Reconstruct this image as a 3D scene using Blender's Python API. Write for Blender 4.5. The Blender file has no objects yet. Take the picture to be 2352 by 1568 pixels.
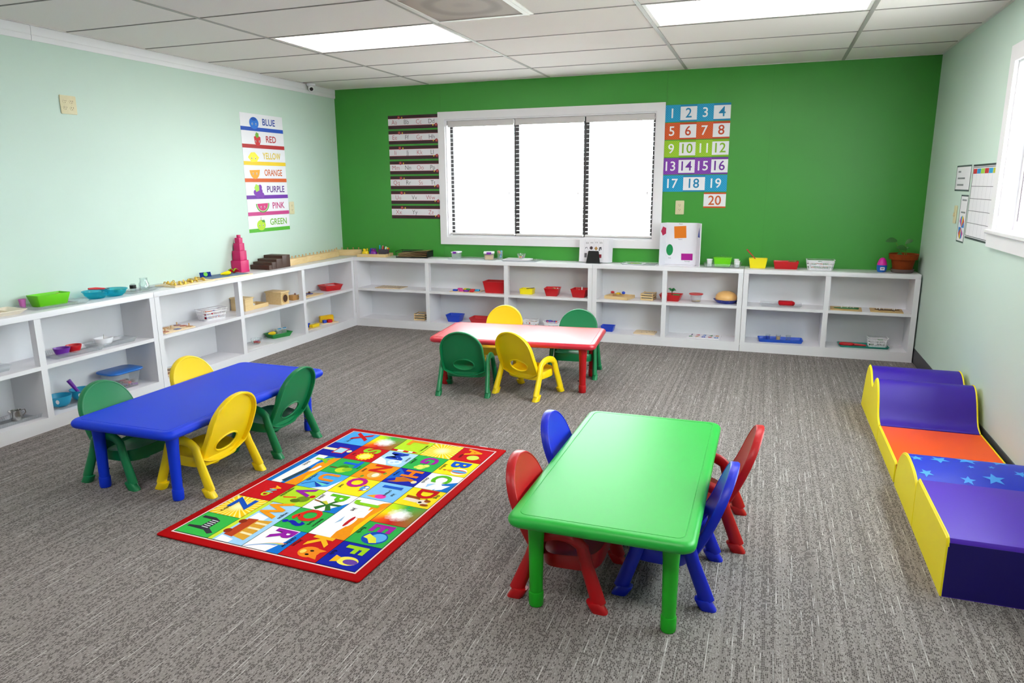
import bpy, math, random
from mathutils import Matrix, Vector
random.seed(7)
SC = bpy.context.scene
COL = SC.collection
PI = math.pi

# ------------------------------------------------------------------ camera, sky, exposure
cam_data = bpy.data.cameras.new('camera')
cam_data.sensor_width = 36.0
cam_data.lens = 1628.07 * 36.0 / 2352.0
cam_data.clip_start = 0.05
camera = bpy.data.objects.new('camera', cam_data)
camera.location = (4.2472, -6.5385, 1.4186)
camera.rotation_euler = (math.radians(77.5267), math.radians(0.375), math.radians(19.6235))
COL.objects.link(camera)
SC.camera = camera

world = bpy.data.worlds.new('daylight')
SC.world = world
world.use_nodes = True
bg = world.node_tree.nodes['Background']
bg.inputs['Color'].default_value = (0.93, 0.97, 1.0, 1)      # bright overcast sky
bg.inputs['Strength'].default_value = 20.0

SC.view_settings.view_transform = 'Standard'
SC.view_settings.look = 'None'
SC.view_settings.gamma = 1.0
SC.view_settings.use_curve_mapping = False
SC.view_settings.exposure = 0.14
SC.cycles.transparent_max_bounces = 48
SC.cycles.max_bounces = 10
LAMP = 11.0                                                    # radiance of the ceiling diffusers

# ------------------------------------------------------------------ materials
def lin(h):
    h = h.lstrip('#')
    c = [int(h[i:i + 2], 16) / 255 for i in (0, 2, 4)]
    return tuple(x / 12.92 if x <= 0.04045 else ((x + 0.055) / 1.055) ** 2.4 for x in c) + (1,)

MATS = {}
def mat(key, hexcol='#ffffff', rough=0.5, spec=0.5, var=0.05, scale=25.0, bump=0.0, bscale=None, stretch=(1, 1, 1), metal=0.0, coat=0.0, trans=0.0, sss=0.0):
    """principled surface with a little procedural mottling and optional fine relief"""
    if key in MATS:
        return MATS[key]
    m = bpy.data.materials.new(key); MATS[key] = m
    m.use_nodes = True
    nt = m.node_tree; N = nt.nodes; L = nt.links
    b = N['Principled BSDF']
    b.inputs['Roughness'].default_value = rough
    b.inputs['Specular IOR Level'].default_value = spec
    b.inputs['Metallic'].default_value = metal
    b.inputs['Coat Weight'].default_value = coat
    b.inputs['Coat Roughness'].default_value = 0.3
    if trans: b.inputs['Transmission Weight'].default_value = trans
    c = lin(hexcol)
    tc = N.new('ShaderNodeTexCoord'); mp = N.new('ShaderNodeMapping')
    mp.inputs['Scale'].default_value = stretch
    L.new(tc.outputs['Object'], mp.inputs['Vector'])
    nz = N.new('ShaderNodeTexNoise'); nz.inputs['Scale'].default_value = scale; nz.inputs['Detail'].default_value = 3
    L.new(mp.outputs['Vector'], nz.inputs['Vector'])
    mx = N.new('ShaderNodeMix'); mx.data_type = 'RGBA'
    mx.inputs['A'].default_value = tuple(min(1, x * (1 - var)) for x in c[:3]) + (1,)
    mx.inputs['B'].default_value = tuple(min(1, x * (1 + var)) for x in c[:3]) + (1,)
    L.new(nz.outputs['Fac'], mx.inputs['Factor'])
    L.new(mx.outputs['Result'], b.inputs['Base Color'])
    if bump:
        n2 = N.new('ShaderNodeTexNoise'); n2.inputs['Scale'].default_value = bscale or scale * 4; n2.inputs['Detail'].default_value = 2
        L.new(mp.outputs['Vector'], n2.inputs['Vector'])
        bp = N.new('ShaderNodeBump'); bp.inputs['Strength'].default_value = bump; bp.inputs['Distance'].default_value = 0.002
        L.new(n2.outputs['Fac'], bp.inputs['Height']); L.new(bp.outputs['Normal'], b.inputs['Normal'])
    return m

def wood(key, light, dark, scale=6.0, axis=(1, 9, 9), rough=0.5):
    if key in MATS: return MATS[key]
    m = mat(key, light, rough)
    nt = m.node_tree; N = nt.nodes; L = nt.links
    mp = [n for n in N if n.type == 'MAPPING'][0]; mp.inputs['Scale'].default_value = axis
    nz = [n for n in N if n.type == 'TEX_NOISE'][0]; nz.inputs['Scale'].default_value = scale; nz.inputs['Distortion'].default_value = 0.6
    mx = [n for n in N if n.type == 'MIX'][0]
    mx.inputs['A'].default_value = lin(dark); mx.inputs['B'].default_value = lin(light)
    return m

def clear(key, tint='#ffffff', gloss=0.14, rough=0.05, body=0.06, btint=None):
    """thin clear plastic: mostly see-through with a gloss and a faint milky body"""
    if key in MATS: return MATS[key]
    m = bpy.data.materials.new(key); MATS[key] = m
    m.use_nodes = True
    nt = m.node_tree; N = nt.nodes; L = nt.links
    for n in list(N):
        if n.type != 'OUTPUT_MATERIAL': N.remove(n)
    out = [n for n in N if n.type == 'OUTPUT_MATERIAL'][0]
    tr = N.new('ShaderNodeBsdfTransparent'); gl = N.new('ShaderNodeBsdfGlossy'); df = N.new('ShaderNodeBsdfDiffuse')
    tr.inputs['Color'].default_value = lin(tint)
    nz = N.new('ShaderNodeTexNoise'); nz.inputs['Scale'].default_value = 40
    mr = N.new('ShaderNodeMapRange'); mr.inputs['To Min'].default_value = rough; mr.inputs['To Max'].default_value = rough + 0.08
    L.new(nz.outputs['Fac'], mr.inputs['Value']); L.new(mr.outputs['Result'], gl.inputs['Roughness'])
    df.inputs['Color'].default_value = lin(btint or tint)
    tl = N.new('ShaderNodeBsdfTranslucent'); tl.inputs['Color'].default_value = lin(btint or tint); m0 = N.new('ShaderNodeMixShader'); m0.inputs['Fac'].default_value = 0.5
    L.new(df.outputs[0], m0.inputs[1]); L.new(tl.outputs[0], m0.inputs[2])
    m1 = N.new('ShaderNodeMixShader'); m1.inputs['Fac'].default_value = body
    m2 = N.new('ShaderNodeMixShader')
    lw = N.new('ShaderNodeLayerWeight'); lw.inputs['Blend'].default_value = 0.35
    ad = N.new('ShaderNodeMath'); ad.operation = 'MULTIPLY_ADD'; ad.inputs[1].default_value = gloss; ad.inputs[2].default_value = 0.02
    L.new(lw.outputs['Fresnel'], ad.inputs[0])
    L.new(tr.outputs[0], m1.inputs[1]); L.new(m0.outputs[0], m1.inputs[2])
    L.new(ad.outputs[0], m2.inputs['Fac']); L.new(m1.outputs[0], m2.inputs[1]); L.new(gl.outputs[0], m2.inputs[2])
    L.new(m2.outputs[0], out.inputs['Surface'])
    return m

def emit(key, hexcol, strength):
    if key in MATS: return MATS[key]
    m = bpy.data.materials.new(key); MATS[key] = m
    m.use_nodes = True
    nt = m.node_tree; N = nt.nodes; L = nt.links
    b = N['Principled BSDF']
    b.inputs['Base Color'].default_value = (0.9, 0.9, 0.9, 1)
    b.inputs['Emission Color'].default_value = lin(hexcol)
    b.inputs['Emission Strength'].default_value = strength
    return m

# ------------------------------------------------------------------ mesh building
def rr(w, d, r, n=4, cx=0, cy=0):
    """rounded rectangle outline, counter-clockwise"""
    r = min(r, w / 2 - 1e-5, d / 2 - 1e-5); p = []
    for sx, sy, a in ((1, 1, 0), (-1, 1, 90), (-1, -1, 180), (1, -1, 270)):
        for i in range(n + 1):
            t = math.radians(a + 90 * i / n)
            p.append((cx + sx * (w / 2 - r) + r * math.cos(t), cy + sy * (d / 2 - r) + r * math.sin(t)))
    return p
def circ(r, n=20, cx=0, cy=0, ry=None):
    return [(cx + r * math.cos(2 * PI * i / n), cy + (ry or r) * math.sin(2 * PI * i / n)) for i in range(n)]

class G:
    """a growing mesh"""
    def __init__(s): s.v = []; s.f = []
    def add(s, vs, fs):
        k = len(s.v); s.v += [tuple(v) for v in vs]; s.f += [tuple(i + k for i in f) for f in fs]; return s
    def box(s, x0, y0, z0, x1, y1, z1):
        v = [(x, y, z) for z in (z0, z1) for y in (y0, y1) for x in (x0, x1)]
        return s.add(v, [(0, 2, 3, 1), (4, 5, 7, 6), (0, 1, 5, 4), (1, 3, 7, 5), (3, 2, 6, 7), (2, 0, 4, 6)])
    def loft(s, rings, cap0=True, cap1=True, closed=False):
        n = len(rings[0]); v = [p for r in rings for p in r]; f = []
        m = len(rings)
        for j in range(m if closed else m - 1):
            a, b = j * n, ((j + 1) % m) * n
            for i in range(n):
                f.append((a + i, a + (i + 1) % n, b + (i + 1) % n, b + i))
        if not closed:
            if cap0: f.append(tuple(range(n - 1, -1, -1)))
            if cap1: f.append(tuple((m - 1) * n + i for i in range(n)))
        return s.add(v, f)
    def prism(s, poly, z0, z1, bev=0.0):
        if bev:
            cx = sum(p[0] for p in poly) / len(poly); cy = sum(p[1] for p in poly) / len(poly)
            xs = [abs(p[0] - cx) for p in poly]; ys = [abs(p[1] - cy) for p in poly]
            kx = 1 - bev / max(xs); ky = 1 - bev / max(ys)
            ins = lambda q: [(cx + (p[0] - cx) * (1 - q + q * kx), cy + (p[1] - cy) * (1 - q + q * ky)) for p in poly]
            R = [[(x, y, z0) for x, y in ins(1)], [(x, y, z0 + bev) for x, y in poly], [(x, y, z1 - bev) for x, y in poly],
                 [(x, y, z1 - 0.3 * bev) for x, y in ins(0.3)], [(x, y, z1) for x, y in ins(1)]]
            return s.loft(R)
        return s.loft([[(x, y, z0) for x, y in poly], [(x, y, z1) for x, y in poly]])
    def rbox(s, x0, y0, z0, x1, y1, z1, r=0.005, bev=0.002, n=3):
        return s.prism(rr(x1 - x0, y1 - y0, r, n, (x0 + x1) / 2, (y0 + y1) / 2), z0, z1, bev)
    def lathe(s, prof, n=20, cx=0, cy=0, cz=0, sy=1.0):
        R = [[(cx + r * math.cos(2 * PI * i / n), cy + sy * r * math.sin(2 * PI * i / n), cz + z) for i in range(n)] for r, z in prof]
        return s.loft(R)
    def flat(s, poly, z=0.0):
        k = len(s.v); s.v += [(x, y, z) for x, y in poly]; s.f.append(tuple(range(k, k + len(poly)))); return s
    def ball(s, cx, cy, cz, rx, ry=None, rz=None, n=14, m=8):
        ry = ry or rx; rz = rz or rx
        R = [[(cx + rx * math.sin(PI * j / m) * math.cos(2 * PI * i / n), cy + ry * math.sin(PI * j / m) * math.sin(2 * PI * i / n), cz - rz * math.cos(PI * j / m)) for i in range(n)] for j in range(1, m)]
        return s.loft(R)
    def tube(s, pts, rad, n=8, closed=False, sec=None, up=None):
        """round (or elliptical: sec=(a,b) with a along the side vector) tube along a path"""
        P = [Vector(p) for p in pts]; m = len(P); R = []
        prev = None
        for j in range(m):
            if closed: t = P[(j + 1) % m] - P[j - 1]
            else: t = P[min(j + 1, m - 1)] - P[max(j - 1, 0)]
            t.normalize()
            if up is not None: ref = Vector(up)
            else: ref = prev if prev is not None else (Vector((0, 0, 1)) if abs(t.z) < 0.9 else Vector((1, 0, 0)))
            x = ref - t * ref.dot(t)
            if x.length < 1e-6: x = Vector((1, 0, 0)) - t * t.x
            x.normalize(); y = t.cross(x); prev = x
            r = rad[j] if isinstance(rad, (list, tuple)) else rad
            a, b = (sec[0] * r, sec[1] * r) if sec else (r, r)
            R.append([tuple(P[j] + x * (a * math.cos(2 * PI * i / n)) + y * (b * math.sin(2 * PI * i / n))) for i in range(n)])
        return s.loft(R, closed=closed)
    def xf(s, M):
        s.v = [tuple(M @ Vector(v)) for v in s.v]; return s
    def move(s, x=0, y=0, z=0, rz=0, rx=0, ry=0):
        return s.xf(Matrix.Translation((x, y, z)) @ Matrix.Rotation(rz, 4, 'Z') @ Matrix.Rotation(ry, 4, 'Y') @ Matrix.Rotation(rx, 4, 'X'))
    def merge(s, o): return s.add(o.v, o.f)
    def mesh(s, name, m=None, smooth=35):
        me = bpy.data.meshes.new(name)
        me.from_pydata(s.v, [], s.f)
        me.polygons.foreach_set('use_smooth', [smooth > 0] * len(me.polygons))
        if smooth: me.set_sharp_from_angle(angle=math.radians(smooth))
        if m: me.materials.append(m)
        me.update()
        return me

def link(o, parent=None):
    COL.objects.link(o)
    if parent is not None: o.parent = parent
    return o
def part(name, g, m, parent, label=None, smooth=35, kind=None):
    me = g if isinstance(g, bpy.types.Mesh) else g.mesh(name, m, smooth)
    o = link(bpy.data.objects.new(name, me), parent)
    if label: o['label'] = label
    if kind: o['kind'] = kind
    return o
def tag(o, label, cat, group=None):
    o['label'] = label; o['category'] = cat
    if group: o['group'] = group
    return o
def thing(name, label, cat, loc=(0, 0, 0), rz=0.0, group=None, frame=None):
    o = link(bpy.data.objects.new(name, None))
    o.empty_display_size = 0.05
    o.location = loc; o.rotation_euler = (0, 0, rz)
    if frame is not None: o.matrix_world = frame
    return tag(o, label, cat, group)
def single(name, g, m, label, cat, loc=(0, 0, 0), rz=0.0, group=None, smooth=35, frame=None):
    o = part(name, g, m, None, smooth=smooth)
    o.location = loc; o.rotation_euler = (0, 0, rz)
    if frame is not None: o.matrix_world = frame
    return tag(o, label, cat, group)
def struct(name, g, m, parent=None, smooth=35, label=None):
    o = part(name, g, m, parent, label, smooth)
    if parent is None: o['kind'] = 'structure'
    return o
def frame(origin, u, v):
    """matrix whose local x runs along u, local y along v"""
    u = Vector(u).normalized(); v = Vector(v).normalized(); n = u.cross(v)
    M = Matrix((u, v, n)).transposed().to_4x4(); M.translation = Vector(origin)
    return M

_txt = {}
def text_g(body, size=1.0, weight=0.0, width=1.0):
    """lettering outline as a flat mesh, centred on the origin; size = cap height"""
    k = (body, weight)
    if k not in _txt:
        c = bpy.data.curves.new('t', 'FONT'); c.body = body; c.size = 1.0; c.offset = weight; c.resolution_u = 3
        c.align_x = 'LEFT'
        o = bpy.data.objects.new('t', c)
        me = bpy.data.meshes.new_from_object(o)
        vs = [tuple(v.co) for v in me.vertices]; fs = [tuple(p.vertices) for p in me.polygons]
        bpy.data.objects.remove(o); bpy.data.curves.remove(c); bpy.data.meshes.remove(me)
        _txt[k] = (vs, fs)
    vs, fs = _txt[k]
    xs = [v[0] for v in vs]; cx = (min(xs) + max(xs)) / 2
    cap = 0.69
    g = G()
    return g.add([((v[0] - cx) * size / cap * width, (v[1] - cap / 2) * size / cap, 0) for v in vs], fs)
def text_w(body, size, weight=0.0, width=1.0):
    g = text_g(body, size, weight, width); xs = [v[0] for v in g.v]; return max(xs) - min(xs)
def fit_text(body, size, maxw, weight=0.0):
    w = text_w(body, size, weight)
    return text_g(body, size, weight, min(1.0, maxw / w))
# ------------------------------------------------------------------ the room shell
W, H, REAR = 5.42, 2.368, -8.6
WT = 0.14
def carpet():
    m = bpy.data.materials.new('carpet'); m.use_nodes = True
    nt = m.node_tree; N = nt.nodes; L = nt.links; b = N['Principled BSDF']
    b.inputs['Roughness'].default_value = 0.95; b.inputs['Specular IOR Level'].default_value = 0.15
    tc = N.new('ShaderNodeTexCoord')
    def noise(sx, sy, detail=2, rough=0.5):
        mp = N.new('ShaderNodeMapping'); mp.inputs['Scale'].default_value = (sx, sy, 1)
        L.new(tc.outputs['Object'], mp.inputs['Vector'])
        n = N.new('ShaderNodeTexNoise'); n.inputs['Scale'].default_value = 1; n.inputs['Detail'].default_value = detail; n.inputs['Roughness'].default_value = rough
        L.new(mp.outputs['Vector'], n.inputs['Vector']); return n.outputs['Fac']
    def ramp(fac, a, b_, c0=0.0, c1=1.0):
        r = N.new('ShaderNodeMapRange'); r.inputs['From Min'].default_value = a; r.inputs['From Max'].default_value = b_
        r.inputs['To Min'].default_value = c0; r.inputs['To Max'].default_value = c1
        L.new(fac, r.inputs['Value']); return r.outputs['Result']
    def mixc(fac, A, B):
        x = N.new('ShaderNodeMix'); x.data_type = 'RGBA'; L.new(fac, x.inputs['Factor'])
        for s, v in (('A', A), ('B', B)):
            if isinstance(v, str): x.inputs[s].default_value = lin(v)
            else: L.new(v, x.inputs[s])
        return x.outputs['Result']
    def math_(op, a_, b_=None, c_=None):
        x = N.new('ShaderNodeMath'); x.operation = op
        for i, v in enumerate((a_, b_, c_)):
            if v is None: continue
            if isinstance(v, (int, float)): x.inputs[i].default_value = v
            else: L.new(v, x.inputs[i])
        return x.outputs[0]
    def rnd(*v):
        c = N.new('ShaderNodeCombineXYZ')
        for i, q in enumerate(v):
            if isinstance(q, (int, float)): c.inputs[i].default_value = q
            else: L.new(q, c.inputs[i])
        w = N.new('ShaderNodeTexWhiteNoise'); w.noise_dimensions = '3D'; L.new(c.outputs[0], w.inputs['Vector']); return w.outputs['Value']
    sp = N.new('ShaderNodeSeparateXYZ'); L.new(tc.outputs['Object'], sp.inputs[0])
    X, Y = sp.outputs['X'], sp.outputs['Y']
    cx = math_('MULTIPLY', X, 190.0); col = math_('FLOOR', cx); fx = math_('FRACT', cx)
    yy = math_('ADD', math_('MULTIPLY', Y, 92.0), math_('MULTIPLY', rnd(col, 3.7, 0.0), 9.0))
    row = math_('FLOOR', yy); fy = math_('FRACT', yy)
    dens = ramp(noise(75, 0.35, 2), 0.34, 0.68, 0.08, 0.72)                       # some warp yarns carry more dashes
    on = math_('LESS_THAN', rnd(col, row, 1.0), dens)
    box = math_('MULTIPLY', math_('LESS_THAN', math_('ABSOLUTE', math_('SUBTRACT', fx, 0.5)), 0.36), math_('LESS_THAN', math_('ABSOLUTE', math_('SUBTRACT', fy, 0.5)), 0.40))
    dash = math_('MULTIPLY', math_('MULTIPLY', on, box), 0.82)
    y2 = math_('ADD', math_('MULTIPLY', Y, math_('MULTIPLY_ADD', rnd(col, 2.2, 4.0), 14.0, 4.0)), math_('MULTIPLY', rnd(col, 8.1, 0.0), 7.0))
    wl = math_('MULTIPLY', math_('GREATER_THAN', rnd(col, math_('FLOOR', y2), 5.0), 0.945), math_('MULTIPLY', math_('LESS_THAN', math_('ABSOLUTE', math_('SUBTRACT', fx, 0.5)), 0.17), ramp(noise(160, 14, 2), 0.40, 0.62, 0.15, 0.95)))
    tone = mixc(ramp(noise(70, 0.4, 3), 0.30, 0.70), '#857f7c', '#aaa4a1')        # long yarn streaks
    yarn = mixc(ramp(noise(330, 120, 2), 0.36, 0.66), '#76706d', tone)
    dk = mixc(dash, yarn, '#433e3c')
    white = mixc(wl, dk, '#d8d4d2')                                               # pale flecks along the grain
    L.new(white, b.inputs['Base Color'])
    bp = N.new('ShaderNodeBump'); bp.inputs['Strength'].default_value = 0.4; bp.inputs['Distance'].default_value = 0.002
    L.new(noise(300, 140, 2), bp.inputs['Height']); L.new(bp.outputs['Normal'], b.inputs['Normal'])
    return m
struct('floor', G().box(-WT, REAR - WT, -0.05, W + WT, WT, 0), carpet())

MINT = mat('mint_wall_paint', '#c9ddd2', 0.55, 0.35, 0.02, 3, 0.12, 220)
GREEN = mat('green_wall_paint', '#3d9634', 0.42, 0.5, 0.05, 2, 0.10, 160)
WHITE = mat('white_trim_paint', '#eceaee', 0.4, 0.45, 0.02, 6, 0.05, 120)
SHELFW = mat('white_shelf_paint', '#e9e9ee', 0.35, 0.45, 0.015, 8, 0.06, 90)
BASEB = mat('charcoal_vinyl', '#3f4146', 0.5, 0.4)
DARKM = mat('dark_bronze_frame', '#1d1618', 0.4, 0.5)
IVORY = mat('ivory_plastic', '#d9cfa8', 0.4)

def wall_with_hole(a0, a1, b0, b1, z0, z1):
    """wall in local coords: length x a0..a1, thickness y 0..WT, hole b0..b1 x z0..z1"""
    g = G()
    T_ = H + 0.16
    g.box(a0, 0, 0, b0, WT, T_); g.box(b1, 0, 0, a1, WT, T_)
    g.box(b0, 0, 0, b1, WT, z0); g.box(b0, 0, z1, b1, WT, T_)
    return g
# back wall with its sheet panels; grooves between the sheets
BX0, BX1, BZ0, BZ1 = 1.232, 3.270, 0.912, 2.036
wall_back = struct('wall_back', wall_with_hole(-WT, W + WT, BX0, BX1, BZ0, BZ1).move(y=0.008), mat('groove_paint', '#34852c', 0.6))
for x0, x1, z0, z1 in ((0, 1.1855, 0, H), (1.1867, 3.3503, BZ1, H), (1.1867, 3.3503, 0, BZ0), (1.1867, BX0, BZ0, BZ1), (BX1, 3.3503, BZ0, BZ1), (3.3515, 4.2120, 0, H), (4.2132, W, 0, H)):
    part('wall_panel', G().box(x0, 0, z0, x1, 0.008, z1), GREEN, wall_back)
struct('wall_left', G().box(-WT, REAR - WT, 0, 0, 0.008, H + 0.16), MINT)
RY0, RY1, RZ0, RZ1 = -4.30, -1.975, 1.150, 2.030
g = wall_with_hole(REAR - WT, 0.008, RY0, RY1, RZ0, RZ1)
struct('wall_right', g.xf(Matrix(((0, 1, 0, W), (1, 0, 0, 0), (0, 0, 1, 0), (0, 0, 0, 1)))), MINT)
struct('wall_rear', G().box(0, REAR - WT, 0, W, REAR, H + 0.16), MINT)
struct('baseboard_right', G().box(W - 0.006, REAR, 0, W, 0, 0.115), BASEB)
struct('baseboard_rear', G().box(0, REAR, 0, W - 0.006, REAR + 0.006, 0.115), BASEB)
# crown moulding on the left wall, butted in two lengths
def crown(y0, y1):
    prof = [(0, 0), (0.008, 0), (0.011, 0.008), (0.012, 0.030), (0.009, 0.034), (0.012, 0.040), (0.013, 0.076), (0.010, 0.084), (0, 0.084)]
    return G().loft([[(x, y, H - 0.0845 + z) for x, z in prof] for y in (y0, y1)])
struct('trim_1', crown(-3.222, -0.001), WHITE)
struct('trim_2', crown(REAR, -3.225), WHITE)

# suspended ceiling: slab above, lay-in tiles, T-bar grid
TILE = mat('mineral_tile', '#f0e8e5', 0.85, 0.2, 0.05, 180, 0.35, 380)
ceiling = struct('ceiling', G().box(0, REAR, H + 0.10, W, 0.008, H + 0.16), mat('slab_grey', '#8a8886', 0.8))
LX = [1.064 + 1.22 * i for i in range(4)]
cols = [0.0] + LX + [W]
rows = [0.0, -0.55]
while rows[-1] > REAR + 0.3: rows.append(rows[-1] - 0.61)
rows[-1] = REAR
LIGHTS = {(1, 3), (3, 3), (1, 9), (3, 9)}  # rear pair is out of view, added to light the foreground
_tiles = {}
def tile(x0, x1, y0, y1):
    k = (round(x1 - x0, 3), round(y1 - y0, 3))
    if k not in _tiles:
        w, d = x1 - x0, y1 - y0
        _tiles[k] = G().box(-w / 2 + 0.004, -d / 2 + 0.004, 0.0, w / 2 - 0.004, d / 2 - 0.004, 0.016).mesh('ceiling_tile', TILE, 0)
    o = part('ceiling_tile', _tiles[k], None, ceiling)
    o.location = ((x0 + x1) / 2, (y0 + y1) / 2, H + 0.004)
for j in range(len(rows) - 1):
    for i in range(len(cols) - 1):
        if (i, j) in LIGHTS: continue
        if (i, j) == (2, 4):
            tile(2.894, cols[3], rows[5], rows[4]); continue
        tile(cols[i], cols[i + 1], rows[j + 1], rows[j])
TB = mat('grid_white', '#e4dedb', 0.45, 0.4); TBG = mat('grid_grey', '#a8a29e', 0.5, 0.4); TBX = mat('grid_shadow_grey', '#8a8480', 0.6, 0.3)  # last grey paints the tile-edge shadow gap into the cross bars
for x in LX:
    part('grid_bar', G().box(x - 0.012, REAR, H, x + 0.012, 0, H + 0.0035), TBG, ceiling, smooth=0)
for j in range(1, len(rows) - 1):
    for i in range(len(cols) - 1):
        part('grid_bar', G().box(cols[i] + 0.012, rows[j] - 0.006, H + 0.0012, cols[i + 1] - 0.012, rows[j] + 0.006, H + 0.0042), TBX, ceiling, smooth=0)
part('grid_bar', G().box(2.882, rows[5] + 0.008, H, 2.906, rows[4] - 0.008, H + 0.0035), TB, ceiling, smooth=0)
for x0, y0, x1, y1 in ((0.0, REAR, 0.024, 0), (W - 0.018, REAR, W, 0), (0.024, -0.014, W - 0.018, 0)):
    part('edge_angle', G().box(x0, y0, H, x1, y1, H + 0.0035), TB, ceiling, smooth=0)

# troffer lights
DIFF = emit('lit_diffuser', '#fff5f4', LAMP)
def troffer(i, j, label):
    x0, x1, y1, y0 = cols[i] + 0.012, cols[i + 1] - 0.012, rows[j] - 0.010, rows[j + 1] + 0.010
    cx, cy = (x0 + x1) / 2, (y0 + y1) / 2
    t = thing('ceiling_light', label, 'ceiling light', (cx, cy, H + 0.002), 0, 'recessed ceiling lights')
    a, b = (x1 - x0) / 2, (y1 - y0) / 2
    g = G()
    for r in ((-a, -b, a, -b + 0.022), (-a, b - 0.022, a, b), (-a, -b + 0.022, -a + 0.022, b - 0.022), (a - 0.022, -b + 0.022, a, b - 0.022)):
        g.box(r[0], r[1], 0.001, r[2], r[3], 0.07)
    g.box(-a, -b, 0.07, a, b, 0.073)  # unseen top plate, added to stop light going upward
    part('housing_frame', g, TB, t, smooth=0)
    part('diffuser', G().box(-a + 0.022, -b + 0.022, 0.006, a - 0.022, b - 0.022, 0.010), DIFF, t, 'glowing white diffuser', 0)
troffer(1, 3, 'lit rectangular ceiling light panel nearer the mint wall with the colour cards')
troffer(3, 3, 'lit rectangular ceiling light panel nearer the right-hand window, cut by the top of the picture')
troffer(1, 9, 'added unseen ceiling light panel overhead towards the rear wall, on the left')
troffer(3, 9, 'added unseen ceiling light panel overhead towards the rear wall, on the right')

# return-air grille
def perforated():
    m = mat('perforated_sheet', '#a8968c', 0.6, 0.2, 0.03, 4, metal=0.0)
    nt = m.node_tree; N = nt.nodes; L = nt.links; b = N['Principled BSDF']
    tc = N.new('ShaderNodeTexCoord'); vo = N.new('ShaderNodeTexVoronoi'); vo.inputs['Scale'].default_value = 150; vo.inputs['Randomness'].default_value = 0.0
    L.new(tc.outputs['Object'], vo.inputs['Vector'])
    mr = N.new('ShaderNodeMapRange'); mr.inputs['From Min'].default_value = 0.28; mr.inputs['From Max'].default_value = 0.34
    L.new(vo.outputs['Distance'], mr.inputs['Value'])
    mx = N.new('ShaderNodeMix'); mx.data_type = 'RGBA'; mx.inputs['A'].default_value = lin('#3a322e')
    old = b.inputs['Base Color'].links[0].from_socket
    L.new(old, mx.inputs['B']); L.new(mr.outputs['Result'], mx.inputs['Factor']); L.new(mx.outputs['Result'], b.inputs['Base Color'])
    return m
x0, x1, y1, y0 = cols[2] + 0.012, 2.882, rows[4] - 0.008, rows[5] + 0.008
t = thing('air_vent', 'square perforated air vent in the ceiling between the two light panels', 'vent', ((x0 + x1) / 2, (y0 + y1) / 2, H))
a, b = (x1 - x0) / 2, (y1 - y0) / 2
g = G()
for r in ((-a, -b, a, -b + 0.03), (-a, b - 0.03, a, b), (-a, -b + 0.03, -a + 0.03, b - 0.03), (a - 0.03, -b + 0.03, a, b - 0.03)):
    g.box(r[0], r[1], -0.002, r[2], r[3], 0.012)
part('frame', g, TB, t, smooth=0)
g = G(); n = 12                                    # face panel bellied slightly upward
gv = [[(-a + 0.03 + (2 * a - 0.06) * i / n, -b + 0.03 + (2 * b - 0.06) * k / n) for i in range(n + 1)] for k in range(n + 1)]
for z in (0.0, 0.002):
    g.add([(x, y, z + 0.012 * math.cos(x / a * PI / 2) * math.cos(y / b * PI / 2)) for r in gv for x, y in r],
          [(k * (n + 1) + i, k * (n + 1) + i + 1, (k + 1) * (n + 1) + i + 1, (k + 1) * (n + 1) + i) for k in range(n) for i in range(n)])
part('perforated_face', g, perforated(), t)

# ------------------------------------------------------------------ windows
def glass():
    m = clear('window_glass', '#f6fbfa', 0.05, 0.02, 0.0); return m
def casing(ax0, ax1, z0, z1, w, th=0.02):
    """mitred board surround, local x along the wall, y out of the wall towards -y"""
    out = []
    o = [(ax0, z0), (ax1, z0), (ax1, z1), (ax0, z1)]
    i = [(ax0 + w, z0 + w), (ax1 - w, z0 + w), (ax1 - w, z1 - w), (ax0 + w, z1 - w)]
    for k in range(4):
        q = [o[k], o[(k + 1) % 4], i[(k + 1) % 4], i[k]]
        out.append(G().loft([[(x, 0.0, z) for x, z in q], [(x, -th, z) for x, z in q]]))
    return out
def window(name, M, ax0, ax1, z0, z1, cw, fr_m, depth, mull, fw, label):
    root = bpy.data.objects.new(name, None); link(root); root['kind'] = 'structure'; root.matrix_world = M; root['label'] = label
    for g in casing(ax0 - cw, ax1 + cw, z0 - cw, z1 + cw, cw): part('casing_board', g, WHITE, root, smooth=0)
    g = G()                                                             # reveal lining
    e = 0.012
    g.box(ax0, 0, z0, ax0 + e, WT, z1); g.box(ax1 - e, 0, z0, ax1, WT, z1); g.box(ax0 + e, 0, z0, ax1 - e, WT, z0 + e); g.box(ax0 + e, 0, z1 - e, ax1 - e, WT, z1)
    part('jamb', g, WHITE, root, smooth=0)
    x0, x1, b0, b1 = ax0 + e, ax1 - e, z0 + e, z1 - e
    g = G()
    g.box(x0, depth, b0, x0 + fw, depth + 0.04, b1); g.box(x1 - fw, depth, b0, x1, depth + 0.04, b1)
    g.box(x0 + fw, depth, b0, x1 - fw, depth + 0.04, b0 + fw); g.box(x0 + fw, depth, b1 - fw, x1 - fw, depth + 0.04, b1)
    part('window_frame', g, fr_m, root, smooth=0)
    ms = [x0 + fw] + mull + [x1 - fw]
    for k, mx in enumerate(mull): part('mullion', G().box(mx - 0.026, depth - 0.004, b0 + fw, mx + 0.026, depth + 0.036, b1 - fw), fr_m, root, smooth=0)
    for k in range(len(ms) - 1):
        l = ms[k] + (0.026 if k else 0); r = ms[k + 1] - (0.026 if k < len(ms) - 2 else 0)
        part('glass_pane', G().box(l, depth + 0.016, b0 + fw, r, depth + 0.020, b1 - fw), glass(), root, smooth=0)
    return root
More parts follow.
